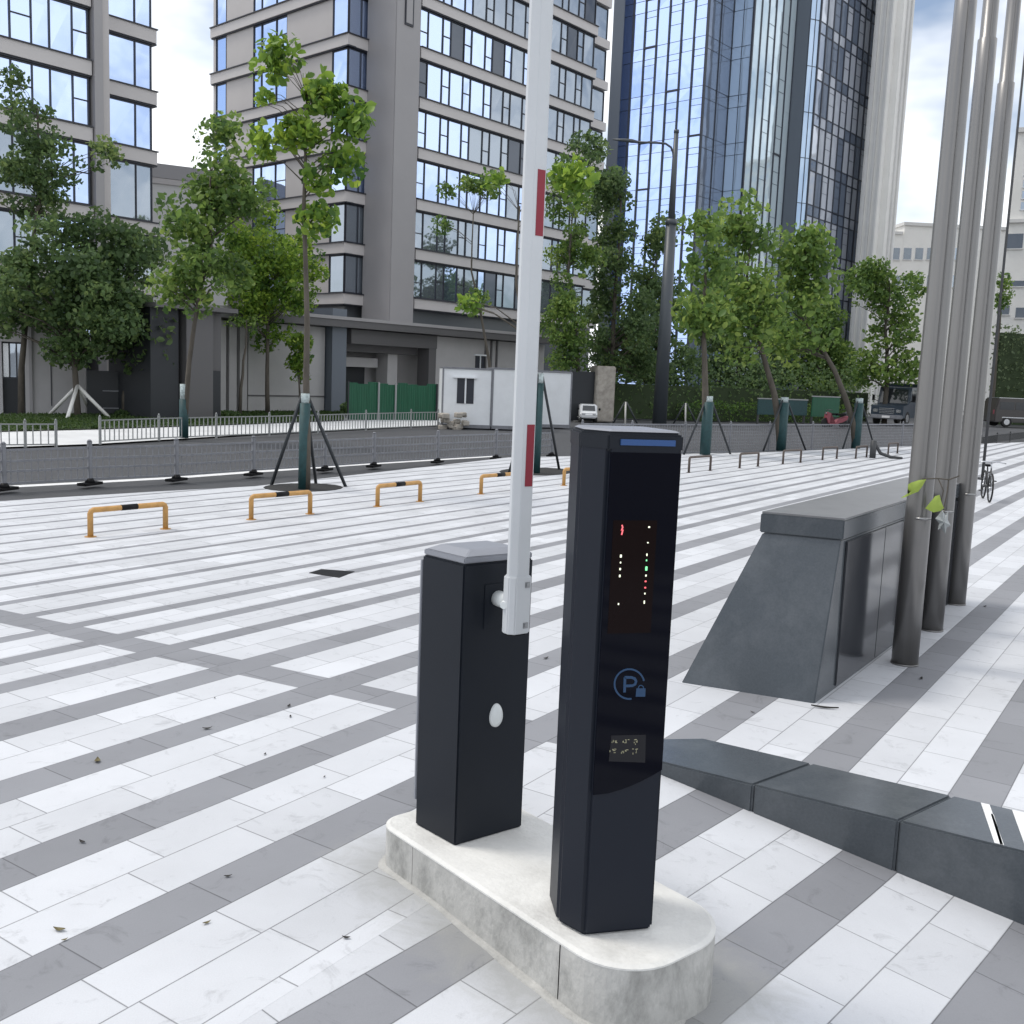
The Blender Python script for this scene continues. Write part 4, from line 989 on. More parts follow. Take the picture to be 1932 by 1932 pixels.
def led(lst, m_):
    mb = MB()
    for x, y, wd, hh in lst:
        r, z = tf(x, y); mb.slab(TF, r - wd / 2, r + wd / 2, z - hh / 2, z + hh / 2, PO, PO + .0022, bevel=.0008)
    return mb.build('led', MT[m_], panel)
cx = lambda x, y: (1080 * .966 + x * .3623 * .966, 800 * .966 + y * .3623 * .966)
def L_(x, y, a=.0042, b=.0055): return (*cx(x, y), a, b)
for g in ([L_(363, 788, .006, .009)], [L_(361, 823)], [L_(359, 858, .005, .007)], [L_(357, 895, .005, .008)], [L_(508, 716, .005, .004)], [L_(503, 781, .004, .008)], [L_(498, 893, .005, .006)], [L_(492, 990)], [L_(489, 1036, .004, .010)], [L_(350, 1046, .004, .006)], [L_(515, 632, .006, .005)]): led(g, 'led_w')
for g in ([L_(501, 811)], [L_(500, 855, .007, .013)]): led(g, 'led_g')
for g in ([L_(496, 924, .006, .005)], [L_(494, 958, .006, .005)]): led(g, 'led_r')
mb = MB(); ribbon(mb, [tf(*cx(*p)) for p in ((369, 620), (373, 634), (366, 650), (374, 646), (367, 674))], .0045, PO); mb.build('led_digit', MT['led_r'], panel)
# P emblem: open ring, letter P, padlock
def arc(cx_, cy_, rx, ry, t0, t1, n=30): return [tf(*cx(cx_ + rx * math.cos(R_(t0 + (t1 - t0) * i / n)), cy_ + ry * math.sin(R_(t0 + (t1 - t0) * i / n)))) for i in range(n + 1)]
mb = MB(); ribbon(mb, arc(409, 1477, 80, 80, -12, -278, 40), .0056, PO)
ribbon(mb, [tf(*cx(383, 1522)), tf(*cx(385, 1440))], .0085, PO); ribbon(mb, [tf(*cx(*p)) for p in ((383, 1441), (420, 1441), (438, 1448), (445, 1462), (440, 1478), (424, 1486), (390, 1487))], .0085, PO)
mb.build('parking_emblem', MT['blue_dim'], panel)
lk = [tf(*cx(*p)) for p in ((443, 1545), (494, 1545), (496, 1500), (447, 1500))]
lo = flat(panel, 'padlock_emblem', 'blue_dim', lk, .003, PO + .001)
mb = MB(); ribbon(mb, arc(471, 1500, 14, 16, 180, 360, 12), .003, PO); mb.build('shackle', MT['blue_dim'], lo)
# sticker with two rows of small pale print
st = [tf(*cx(*p)) for p in ((298, 1893), (494, 1900), (498, 1750), (312, 1754))]
sk = flat(panel, 'sticker', 'label', st, .003, PO + .0008)
rg = random.Random(9)
for row, xs in ((1786, (330, 388, 448)), (1836, (318, 380, 438))):
    for x0 in xs:
        mb = MB()
        for k in range(6):
            x_, y_ = x0 + rg.uniform(-15, 15), row + rg.uniform(-11, 11)
            d_ = (rg.uniform(6, 13), 0) if rg.random() < .5 else (0, rg.uniform(6, 13))
            ribbon(mb, [tf(*cx(x_, y_)), tf(*cx(x_ + d_[0], y_ + d_[1]))], .0016, PO + .0010, .0006)
        mb.build('print', MT['glyph'], sk)

for t_ in (island, gate_, term):
    t_.location = Vector((t_.location.x * KI, t_.location.y * KI, H - (H - t_.location.z) * KI)); t_.scale = (KI, KI, KI)

# ------------------------------------------------------------------ dark granite kerb wall
kerb = empty('granite_kerb', 'low dark granite kerb wall with pale scuffs and two painted reflections, right of the terminal', 'kerb wall', (*kerb_pt(1, .2), 0))
KP = Plane(bl0, -31.5); KP.n = -bn
j1 = KP.hit(1420, 1500)[0]; j2 = KP.hit(1691, 1600)[0]
js = [-.5, j1, j2, j2 + (j2 - j1) * 1.35, j2 + 2.6, j2 + 3.7, j2 + 4.8]
for a, b in zip(js, js[1:]):
    m = MB(); m.prism([tuple(kerb_pt(a + .002, 0)), tuple(kerb_pt(b - .002, 0)), tuple(kerb_pt(b - .002 + .15, .45)), tuple(kerb_pt(a + .002 + (.15 if a > -.4 else .53), .45))], -1.5, .052, bevel=.009); m.build('block', MT['granite'], kerb)
for (xa, ya), (xb, yb), wd in (((1859, 1515), (1884, 1595), .018), ((1872, 1535), (1888, 1597), .006), ((1922, 1526), (1948, 1614), .024)):
    a, b = G(xa, ya, .056)[:2], G(xb, yb, .056)[:2]
    def kr(p): return float((p - bl0) @ bd), float((p - bl0) @ bn)
    (ra, ta), (rb_, tb) = kr(a), kr(b)
    pts = [kerb_pt(rb_ - wd, max(.012, tb)), kerb_pt(rb_ + wd, max(.012, tb)), kerb_pt(ra + wd, min(.435, ta)), kerb_pt(ra - wd, min(.435, ta))]
    MB().prism(orient([tuple(p) for p in pts]), .050, .0545).build('painted_reflection', MT['line'], kerb)  # thin white plates painting reflections onto the kerb top

# ------------------------------------------------------------------ dark granite plinth with sloping end
def Q(u, s): return tuple(xy(u, s))
base = [Q(-2.63, 5.90), Q(-1.81, 6.05), Q(-1.81, 9.95), Q(-2.63, 9.95)]
topb = [Q(-2.285, 6.25), Q(-1.815, 6.35), Q(-1.815, 9.95), Q(-2.285, 9.95)]
pcn = xy(-2.2, 8)
plinth = empty('granite_plinth', 'dark granite plinth with a sloping end and grey cap beside the flagpoles', 'plinth', (*pcn, 0))
MB().prism(orient(base), -.02, .975, top=topb if orient(base) == base else topb[::-1], bevel=.006).build('body', MT['granite'], plinth)
cap0 = [Q(-2.30, 6.235), Q(-1.80, 6.335), Q(-1.80, 9.965), Q(-2.30, 9.965)]
MB().prism(cap0 if orient(cap0) == cap0 else cap0[::-1], .979, 1.10, bevel=.006).build('cap_stone', MT['granite'], plinth)
cap1 = [Q(-2.297, 6.25), Q(-1.803, 6.345), Q(-1.803, 9.96), Q(-2.297, 9.96)]
MB().prism(cap1 if orient(cap1) == cap1 else cap1[::-1], 1.1005, 1.112).build('cap_top', MT['granite_top'], plinth)
SP = Plane(xy(-1.812, 6.0), 56); SP.n = dv(-34)
for i, (a, b) in enumerate(((.45, 1.35), (1.36, 2.2), (2.21, 3.05), (3.06, 3.9))):
    MB().slab(SP, a, b, .02, .955, .0, .012, bevel=.003).build('side_panel', MT['granite_pol'], plinth)
a = np.array([G(1545, 1165, .45)[0], 0]); 
# ------------------------------------------------------------------ flagpoles
plab = ['nearest stainless steel flagpole, standing leftmost beside the granite plinth', 'middle stainless steel flagpole of the three beside the granite plinth', 'farthest stainless steel flagpole, rightmost of the three by the plinth']
for i, (x, y) in enumerate(((1706.5, 1252), (1756.5, 1188), (1801.5, 1139))):
    g = G(x, y); p = empty('flagpole', plab[i], 'flagpole', (g[0], g[1], 0), group='stainless steel flagpoles')
    m = MB(); zs_ = [0, 1, 2, 3, 4, 4.55, 4.56, 6, 7.5, 9]; rs = [.090, .086, .081, .076, .071, .068, .058, .052, .046, .04]
    m.tube([(g[0], g[1], z) for z in zs_], rs, 40); m.build('pole', MT['steel'], p)
    m = MB(); m.tube([(g[0], g[1], 0), (g[0], g[1], .012)], .0945, 32); m.build('base_ring', MT['steel'], p)
    zc_ = (1.05, .98, 1.02)[i]; an = R_(-34 - 62); dx, dy = math.cos(an), math.sin(an); tx, ty = -dy, dx
    m = MB(); c_ = np.array([g[0] + dx * .092, g[1] + dy * .092, zc_]); m.tube([c_, c_ + np.array([dx, dy, 0]) * .035], .012, 8)
    e_ = c_ + np.array([dx, dy, 0]) * .035; m.tube([e_ - np.array([tx, ty, 0]) * .05, e_, e_ + np.array([tx, ty, 0]) * .05], [.006, .011, .006], 8); m.build('cleat', MT['steel_d'], p)
    m = MB(); m.tube([c_ + np.array([dx, dy, 0]) * .012, (g[0] + dx * .075, g[1] + dy * .075, 5), (g[0] + dx * .045, g[1] + dy * .045, 8.9)], .0035, 5); m.build('halyard', MT['rope'], p)
# twig with two big leaves and a scrap of film caught between the poles
g1 = G(1706.5, 1252); TP = Plane(g1[:2] + np.array([.02, -.13]), -8)
tw = empty('leaf_sprig', 'twig with two large fresh green leaves caught at the cleats between the flagpoles', 'leaves', TP.pt(*TP.hit(1745, 930)))
def tpath(pts, off): return [TP.pt(*TP.hit(x, y), o_) for (x, y), o_ in zip(pts, off)]
m = MB(); m.tube(tpath([(1738, 903), (1768, 902), (1790, 905), (1812, 899)], [.02, .03, .0, -.03]), .005, 6); m.tube(tpath([(1768, 902), (1778, 925), (1772, 948), (1768, 962)], [.03, .03, .03, .02]), .004, 6); m.tube(tpath([(1790, 905), (1786, 930), (1780, 958), (1782, 985)], [0, .01, .01, .0]), .004, 6); m.build('stem', MT['bark'], tw)
def bigleaf(outl, curl):
    mb = MB(); pts = [TP.hit(x, y) for x, y in outl]; c_ = (sum(p[0] for p in pts) / len(pts), sum(p[1] for p in pts) / len(pts)); n = len(pts)
    ctr_ = TP.pt(*c_, .06); f_ = [TP.pt(*p, .04 + curl * (1 if i % 2 else -.3)) for i, p in enumerate(pts)]
    for s_ in (0, -.002):
        cv = mb.bm.verts.new(ctr_ + np.array([*TP.n, 0]) * s_); vs_ = [mb.bm.verts.new(p + np.array([*TP.n, 0]) * s_) for p in f_]
        for i in range(n): mb.bm.faces.new((cv, vs_[i], vs_[(i + 1) % n])).smooth = True
    return mb
bigleaf([(1697, 939), (1709, 932), (1711, 913), (1716, 909), (1731, 905), (1744, 903), (1738, 916), (1729, 926), (1719, 931), (1706, 936)], .012).build('leaf', MT['leaf_fresh'], tw)
bigleaf([(1743, 958), (1752, 945), (1762, 935), (1769, 932), (1773, 945), (1777, 957), (1771, 963), (1757, 965)], .012).build('leaf', MT['leaf_fresh'], tw)
def film(outl):
    mb = MB(); rr2 = random.Random(4); pts = [TP.pt(*TP.hit(x, y), .02 + rr2.uniform(-.02, .02)) for x, y in outl]; c_ = sum(pts) / len(pts) + np.array([*TP.n, 0]) * .03; n = len(pts)
    for s_ in (0, -.0015):
        cv = mb.bm.verts.new(c_ + np.array([*TP.n, 0]) * s_); vs_ = [mb.bm.verts.new(p + np.array([*TP.n, 0]) * s_) for p in pts]
        for i in range(n): mb.bm.faces.new((cv, vs_[i], vs_[(i + 1) % n]))
    return mb
fl = film([(1764, 978), (1770, 972), (1776, 962), (1783, 970), (1789, 966), (1787, 980), (1791, 990), (1784, 994), (1781, 1006), (1775, 996), (1768, 999), (1771, 987)]); tag(fl.build('plastic_scrap', MT['plastic']), 'crumpled grey plastic scrap hanging below the leaves on the middle flagpole', 'plastic scrap')

# ------------------------------------------------------------------ bicycle behind the third flagpole
bg_ = G(1866, 948); bh = math.atan2(bg_[1], bg_[0]) + R_(9)
bike = empty('bicycle', 'small dark bicycle parked nose-on behind the farthest flagpole', 'bicycle', (bg_[0], bg_[1], 0), bh)
def BT(pts, r): return MB().tube(pts, r, 8)
def wheel(x):
    n = 28; m = MB(); m.tube([(x + .25 * math.cos(2 * math.pi * i / n), 0, .262 + .25 * math.sin(2 * math.pi * i / n)) for i in range(n + 1)], .016, 6, caps=False); o = m.build('wheel', MT['rubber'], bike, world=False)
    m = MB()
    for i in range(10): a_ = 2 * math.pi * i / 10; m.tube([(x, 0, .262), (x + .245 * math.cos(a_), 0, .262 + .245 * math.sin(a_))], .003, 4)
    m.tube([(x, -.03, .262), (x, .03, .262)], .02, 8); m.build('spokes', MT['chrome'], o)
wheel(0); wheel(.74)
m = MB()
for a, b in (((.0, 0, .262), (.12, 0, .60)), ((.12, 0, .58), (.34, 0, .27)), ((.34, 0, .27), (.52, 0, .58)), ((.34, 0, .27), (.74, 0, .262)), ((.50, 0, .52), (.74, 0, .262)), ((.13, 0, .54), (.49, 0, .50))): m.tube([a, b], .014, 8)
m.build('frame', MT['darkmetal'], bike, world=False)
m = MB(); m.tube([(.12, 0, .60), (.13, 0, .70)], .012, 8); m.tube([(.16, -.24, .70), (.12, -.12, .72), (.12, .12, .72), (.16, .24, .70)], .011, 8); m.build('handlebar', MT['chrome'], bike, world=False)
m = MB(); m.box((.54, 0, .63), (.2, .11, .04), bevel=.018); m.tube([(.52, 0, .57), (.53, 0, .62)], .012, 8); m.build('saddle', MT['black'], bike, world=False)
m = MB(); m.tube([(.34, -.06, .27), (.34, .06, .27)], .03, 10); m.tube([(.34, .07, .27), (.40, .07, .18)], .01, 6); m.tube([(.34, -.07, .27), (.28, -.07, .36)], .01, 6); m.box((.40, .1, .175), (.07, .06, .02)); m.box((.28, -.1, .365), (.07, .06, .02)); m.build('pedals', MT['darkmetal'], bike, world=False)
m = MB(); m.box((-.0, 0, .5), (.02, .05, .05), bevel=.008); m.build('headlight', MT['chrome'], bike, world=False)
# thin pole right of the flagpoles
tg = G(1853, 905); m = MB(); m.tube([(tg[0], tg[1], 0), (tg[0], tg[1], 6), (tg[0], tg[1], 14)], [.035, .028, .022], 8)
tp_ = empty('thin_pole', 'very thin dark pole rising right of the flagpoles', 'pole', (tg[0], tg[1], 0)); m.build('shaft', MT['darkmetal'], tp_)
m = MB(); m.tube([(tg[0], tg[1], 0), (tg[0], tg[1], .05)], .1, 10); m.build('base_flange', MT['darkmetal'], tp_)

# ------------------------------------------------------------------ manhole, litter
mh = [G(*p, .004) for p in ((583, 1080.5), (606, 1073.5), (669, 1078), (640, 1089.5))]
mo = empty('manhole_cover', 'black square inspection cover in the striped paving left of the barrier cabinet', 'manhole cover', (*mh[0][:2], 0))
MB().prism(orient([tuple(p[:2]) for p in mh]), -.03, .004).build('plate', MT['black'], mo)
lit = [((155, 1590), .035, 'leaf_dark', 'dark crumpled dead leaf on a white slab at the left'), ((391, 1376), .05, 'leaf_dark', 'small black curled leaf on the white paving left of the cabinet'), ((112, 1756), .045, 'leaf_dry', 'olive dry leaf on white paving at the lower left'), ((122, 1775), .022, 'leaf_dry', 'tiny olive leaf scrap beside the larger dry leaf, lower left'),
       ((390, 1743), .03, 'leaf_dry', 'thin brown dry leaf beside a grey stripe at the lower left'), ((184, 1437), .06, 'leaf_dry', 'pale grey-brown flattened leaf on white paving at the left'), ((1420, 1345), .03, 'leaf_dark', 'small dark leaf in front of the granite plinth'), ((1738, 1281), .05, 'leaf_dark', 'small dark twig scrap at the foot of the nearest flagpole'),
       ((1858, 1145), .05, 'leaf_dark', 'dark leaf on paving right of the farthest flagpole'), ((545, 1333), .04, 'leaf_dark', 'narrow dark leaf above the grey cross band'), ((548, 1353), .03, 'leaf_dark', 'tiny dark leaf just below another near the cross band'), ((612, 1467), .02, 'leaf_dark', 'black speck of leaf at the edge of a grey stripe near the island'),
       ((500, 1424), .025, 'leaf_dark', 'upright dark leaf stalk at a stripe edge left of the cabinet'), ((1030, 1243), .05, 'leaf_dark', 'dark sliver on the white paving between cabinet and terminal'), ((430, 1655), .03, 'leaf_dark', 'dark scrap at the lower edge of a grey stripe, lower left'), ((653, 1771), .03, 'leaf_dark', 'small dark scrap on the white slabs left of the island'), ((1556, 1337), .16, 'leaf_dark', 'long dark dead frond lying at the right corner of the plinth'), ((405, 1318), .02, 'leaf_dark', 'tiny dark crumb on a stripe above the cross band')]
for i, ((x, y), s_, mm, lb_) in enumerate(lit):
    g = G(x, y); rr = random.Random(i); m = MB(); n = 7; an = rr.random() * 3.1 if s_ < .1 else -.2; asp = .45 if s_ < .1 else .14
    prof = [.05, .6, .95, 1, .8, .45, .04]; L = []; Rr = []
    for k in range(n):
        f_ = k / (n - 1) - .5; wv = prof[k] * s_ * asp * .5; zz = .004 + s_ * .22 * (abs(f_) * 1.6) ** 2 * (1 if s_ < .1 else .3)
        px_, py_ = f_ * s_, .0
        for lst, sg in ((L, 1), (Rr, -1)):
            X, Y = px_, sg * wv; lst.append((g[0] + X * math.cos(an) - Y * math.sin(an), g[1] + X * math.sin(an) + Y * math.cos(an), zz + s_ * .05))
    mid = [((a[0] + b[0]) / 2, (a[1] + b[1]) / 2, a[2] - s_ * .05) for a, b in zip(L, Rr)]
    for k in range(n - 1): m.face([L[k], L[k + 1], mid[k + 1], mid[k]]); m.face([mid[k], mid[k + 1], Rr[k + 1], Rr[k]])
    tag(m.build('fallen_leaf', MT[mm]), lb_, 'leaf', 'fallen leaves on the paving')

# ------------------------------------------------------------------ staked young trees along the kerb
def staked_tree(name, label, px, pole_top, crowns, fol, seed, stakes, pit, leaf, trunk=.05, dens=1.0, clump=.42, group=None, lean=0):
    g = G(*px); d = g[1]; pxm = 1932 / d
    t = tree(name, label, (g[0] + lean, g[1], 0), crowns, fol, leaf=leaf, dens=dens, trunk=trunk, seed=seed, clump=clump, group=group)
    h = (px[1] - pole_top) / pxm
    m = MB(); m.tube([(g[0], g[1], 0), (g[0] + lean * .3, g[1], h * .90)], trunk * 1.45, 14); m.build('trunk_wrap', MT['teal'], t)
    m = MB(); m.tube([(g[0] + lean * .3, g[1], h * .90), (g[0] + lean * .3, g[1], h * 1.0)], trunk * 1.2, 12); m.build('tie_band', MT['tape'], t)
    for (sx, sy) in stakes:
        e = G(sx, sy); a = np.array([g[0] + (e[0] - g[0]) * .05, g[1] + (e[1] - g[1]) * .05, h * 1.0]); m = MB(); m.tube([a, e], .028, 8); m.build('stake', MT['stake'], t)
    if pit:
        m = MB(); r = random.Random(seed); pts = [G(px[0] + pit * math.cos(k * .3142), px[1] - 3 + pit * .105 * math.sin(k * .3142)) for k in range(20)]
        m.prism(orient([tuple(p[:2]) for p in pts]), -.02, .006); tag(m.build('tree_pit', MT['pit']), 'dark mulch bed under the stakes ' + ('left of the boom' if px[0] < 800 else 'behind the boom'), 'tree pit')
    return t
staked_tree('young_tree', 'tall lime green young tree with teal wrapped trunk on stakes, left of the boom', (572, 923), 742,
            [(482, 60, 556, 170, 1.3), (456, 140, 540, 250, 1.0), (560, 122, 655, 235, 1.4), (520, 190, 610, 310, 1.2), (625, 185, 708, 265, 1.3), (605, 250, 692, 345, .9), (560, 300, 645, 395, .7), (462, 240, 545, 340, .6), (570, 380, 625, 440, .35)],
            'fol_lime', 21, ((512, 915), (652, 918), (596, 912)), 75, .17, .056, 1.0, .34, lean=.05)
staked_tree('street_tree', 'leafy tree with a teal wrapped leaning trunk just right of the terminal', (1330, 858), 748, [(1288, 370, 1365, 520, 1), (1284, 440, 1410, 680, 1.0)], 'fol_mid', 31, ((1378, 857), (1290, 858)), 0, .27, .10, .9, .75)
staked_tree('street_tree', 'leafy tree with teal wrapped trunk, in the middle of the right-hand tree row', (1473, 850), 750, [(1345, 355, 1465, 530, 1.1), (1340, 460, 1490, 700, .9)], 'fol_mid', 32, ((1520, 849), (1440, 851)), 0, .28, .10, .9, .8)
staked_tree('street_tree', 'leafy tree with teal wrapped trunk, last of the row before the flagpoles', (1614, 846), 752, [(1455, 375, 1570, 560, 1.0), (1440, 480, 1590, 720, .8)], 'fol_mid', 33, ((1650, 845), (1590, 847)), 0, .30, .10, .9, .85)
staked_tree('young_tree', 'young tree with small leaf tufts whose stakes stand right behind the barrier arm', (1012, 893), 705, [(898, 305, 975, 420, .9), (1030, 280, 1120, 430, .7), (862, 540, 905, 600, .5)], 'fol_lime', 34, ((1055, 886), (960, 893)), 70, .20, .05, .9, .40)
# ------------------------------------------------------------------ trees on the far side
def far_tree(label, px, depthz, crowns, fol, seed, leaf, name='tree', **k):
    g = G(*px, -.07)
    return tree(name, label, (g[0], g[1], -.07), crowns, fol, leaf=leaf, seed=seed, **k)
tt = far_tree('dark bushy tree on a pale tripod of stakes on the lawn at the left', (147, 787), 0, [(10, 370, 260, 560, .8), (-40, 450, 210, 640, .9), (90, 470, 300, 700, 1.0), (-40, 530, 110, 655, .9), (60, 580, 200, 690, .7)], 'fol_dark', 41, .26, trunk=.10, clump=.75, dens=1.15)
g = G(147, 787, -.07); top = np.array([g[0], g[1], (787 - 728) / 1932 * g[1] - .07])
for e in ((126, 792), (207, 789), (92, 783.5), (172, 782)):
    b_ = G(*e, -.07); m = MB(); m.tube([top, b_], .062, 8); m.build('stake', MT['tape_l'], tt)
far_tree('large dark tree mass in front of the black board wall', (240, 786), 0, [(150, 395, 350, 560, .8), (165, 490, 340, 700, 1.0), (200, 600, 325, 738, .9)], 'fol_dark', 42, .30, trunk=.16, clump=.85, dens=1.1)
far_tree('tree at the left edge with a sparse high crown across the glass wing', (40, 780), 0, [(-40, 100, 50, 185, .5), (-30, 185, 140, 310, .7), (0, 250, 200, 380, .5), (160, 250, 235, 335, .9), (-40, 290, 150, 420, .9)], 'fol_dark', 43, .24, trunk=.10, clump=.55, dens=.95)
far_tree('slim tree with white banded teal trunk standing before the slate gatehouse', (347, 826), 0, [(365, 190, 460, 330, .9), (350, 280, 500, 430, 1.0), (295, 350, 450, 500, 1.0), (300, 430, 500, 610, 1.0), (420, 330, 560, 450, .6), (285, 500, 400, 600, .6)], 'fol_mid', 44, .20, name='young_tree', trunk=.07, clump=.5, dens=.95)
g = G(347, 826, -.07); o = [k for k in bpy.data.objects if k.get('label', '').startswith('slim tree with white')][0]
m = MB(); m.tube([(g[0], g[1], -.07), (g[0], g[1], .95)], .12, 12); m.build('trunk_wrap', MT['teal'], o)
m = MB(); m.tube([(g[0], g[1], .95), (g[0], g[1], 1.35)], .10, 12); m.build('tie_band', MT['tape'], o)
far_tree('bright green tree filling the space before the left face of the office block', (505, 782), 0, [(390, 385, 560, 530, .9), (400, 420, 625, 610, 1.0), (430, 470, 600, 690, .6)], 'fol_lime', 45, .24, trunk=.09, clump=.6, dens=.9)
far_tree('bare forked sapling in front of the slatted podium wall', (452, 785), 0, [(420, 560, 510, 640, .18)], 'fol_mid', 46, .14, name='sapling', trunk=.07, clump=.4, dens=.35)
far_tree('small lime leafed shrub growing up beside the staked trunk', (566, 782), 0, [(540, 610, 590, 735, 1)], 'fol_lime', 47, .20, name='shrub', trunk=.05, clump=.35, dens=1, cat='shrub')
far_tree('leafy tree right behind the barrier arm, in front of the office block', (1090, 792), 0, [(1025, 295, 1120, 430, 1.0), (1025, 390, 1140, 560, 1.0), (1015, 510, 1130, 710, 1.0)], 'fol_mid', 48, .26, trunk=.12, clump=.7, dens=1)
far_tree('tall dark tree against the left edge of the glass tower', (1150, 790), 0, [(1065, 225, 1165, 330, .6), (1095, 310, 1200, 430, .9), (1100, 400, 1210, 570, 1.0), (1090, 520, 1260, 740, 1.1)], 'fol_dark', 49, .28, trunk=.14, clump=.7, dens=1)
far_tree('dense dark tree behind the street lamp', (1245, 786), 0, [(1200, 400, 1285, 500, .8), (1160, 490, 1320, 650, 1.1), (1110, 590, 1320, 770, 1.2)], 'fol_dark', 50, .34, trunk=.16, clump=.95, dens=1.05)
far_tree('dark tree behind the gap between the first two teal wrapped trunks', (1395, 783), 0, [(1280, 490, 1450, 660, 1.1), (1290, 600, 1490, 775, 1.2)], 'fol_dark', 51, .34, trunk=.16, clump=.95, dens=1)
far_tree('olive green tree behind the last teal wrapped trunk', (1545, 780), 0, [(1430, 520, 1610, 690, 1.1), (1440, 620, 1660, 770, 1.2)], 'fol_mid', 52, .36, trunk=.16, clump=1.0, dens=1)
far_tree('broad leafed tree standing just left of the flagpoles', (1668, 800), 0, [(1585, 470, 1705, 610, 1), (1630, 490, 1750, 650, 1), (1600, 600, 1750, 750, .9)], 'fol_mid', 53, .36, trunk=.15, clump=.8, dens=.95)
far_tree('small tree peeking out right of the flagpoles', (1868, 800), 0, [(1870, 505, 1915, 600, .9)], 'fol_mid', 54, .3, trunk=.1, clump=.6, dens=.9)
far_tree('tree with small tufts in front of the strip windows, left of the barrier arm', (930, 796), 0, [(880, 305, 975, 400, .7), (860, 330, 905, 360, .5), (865, 545, 935, 600, .6), (820, 330, 860, 390, .4), (815, 410, 855, 440, .5)], 'fol_mid', 55, .24, trunk=.07, clump=.5, dens=.9)
# hedges and ground greens
hp_ = Plane(G(1283, 792, -.07)[:2], 30)
hedge('hedge', 'clipped bright green hedge along the road behind the far fence', hp_, 0, hp_.hit(1600, 780)[0], -.1, .95, .9, 'fol_hedge', .12, .7, 61)
hp2 = Plane(G(1130, 788, -.07)[:2], 35)
hedge('hedge', 'dark overgrown thicket below the tree crowns behind the street lamp', hp2, 0, hp2.hit(1640, 770)[0], -.1, 3.3, 2.2, 'fol_dark', .20, .42, 62, bumpy=.9)
iv = Plane(atY(1872, 700, 72)[:2], 20)
zt3 = iv.hit(1900, 615)[1]
hedge('creeper_wall', 'tall wall of grey green creeper at the right edge behind the van', iv, 0, 9, -.1, zt3, 1.2, 'fol_ivy', .24, .7, 63, cat='creeper')
for i, (x, y, wpx, hpx, lb_) in enumerate(((240, 786, 42, 12, 'low rounded dark shrub before the black board wall, left one'), (297, 786, 40, 12, 'low rounded dark shrub before the black board wall, right one'), (425, 786, 60, 10, 'low dark shrub strip at the foot of the gatehouse'), (660, 783, 38, 26, 'dark shrub at the left end of the green hoarding'), (700, 788, 50, 8, 'thin pale scrub at the foot of the hoarding'))):
    g = G(x, y, -.07); k = g[1] / 1932; r = np.random.default_rng(70 + i); t = empty('shrub', lb_, 'shrub', (g[0], g[1], -.07))
    n = 900; P = blob(r, n, np.array([g[0], g[1], hpx * k * .45 - .07]), 1.0, 1.0); P = (P - np.array([g[0], g[1], 0])) * np.array([wpx * k * .5, .6, hpx * k * .55]) + np.array([g[0], g[1], hpx * k * .2]); P[:, 2] = np.maximum(P[:, 2], -.06)
    leaf_mesh('foliage', P, r.uniform(.6, 1.2, n) * .12, MT['fol_dark'], t, np.clip(r.normal(.4, .2, n), 0, 1), seed=80 + i)
    m = MB()
    for s_ in range(5): m.tube([(g[0], g[1], -.07), (g[0] + (s_ - 2) * .12 * wpx * k, g[1], hpx * k * .6)], .015, 5)
    m.build('stems', MT['barkd'], t)
# grass on the lawn
r = np.random.default_rng(90); n = 14000
la = np.array([p for p in lawn_n]); lf = np.array([p for p in lawn_f]); k = r.uniform(0, len(la) - 1.001, n); i0 = k.astype(int); f_ = (k - i0)[:, None]
pn = la[i0] * (1 - f_) + la[i0 + 1] * f_; pf = lf[i0] * (1 - f_) + lf[i0 + 1] * f_; v_ = r.uniform(0, 1, n)[:, None]; P = pn * (1 - v_) + pf * v_
gm = leaf_mesh('grass', np.concatenate([P, np.full((n, 1), -.02)], 1), r.uniform(.12, .22, n), MT['grass'], None, np.clip(r.normal(.45, .2, n), 0, 1), up=-.2, seed=91, asp=.25)
tag(gm, 'short green grass on the lawn bed', 'grass', kind='stuff')

# ------------------------------------------------------------------ vehicles
def arch(cx_, cz, r, n=9): return [(cx_ + r * math.cos(math.pi * (1 - i / n)), cz + r * math.sin(math.pi * (1 - i / n))) for i in range(n + 1)]
def side_body(mb, prof, w):
    a = [mb.bm.verts.new((x, -w / 2, z)) for x, z in prof]; b = [mb.bm.verts.new((x, w / 2, z)) for x, z in prof]; n = len(prof)
    mb.bm.faces.new(a[::-1]); mb.bm.faces.new(b)
    for i in range(n): mb.bm.faces.new((a[i], a[(i + 1) % n], b[(i + 1) % n], b[i]))
    bmesh.ops.recalc_face_normals(mb.bm, faces=mb.bm.faces)
def wheels(t, xs, w, r, wd=.22):
    for x in xs:
        for s_ in (-1, 1):
            m = MB(); m.tube([(x, s_ * (w / 2 - wd), r), (x, s_ * (w / 2 + .01), r)], r, 20); o = m.build('wheel', MT['rubber'], t, world=False)
            m = MB(); m.tube([(x, s_ * (w / 2 + .005), r), (x, s_ * (w / 2 + .02), r)], r * .58, 14); m.build('rim', MT['chrome'], o)
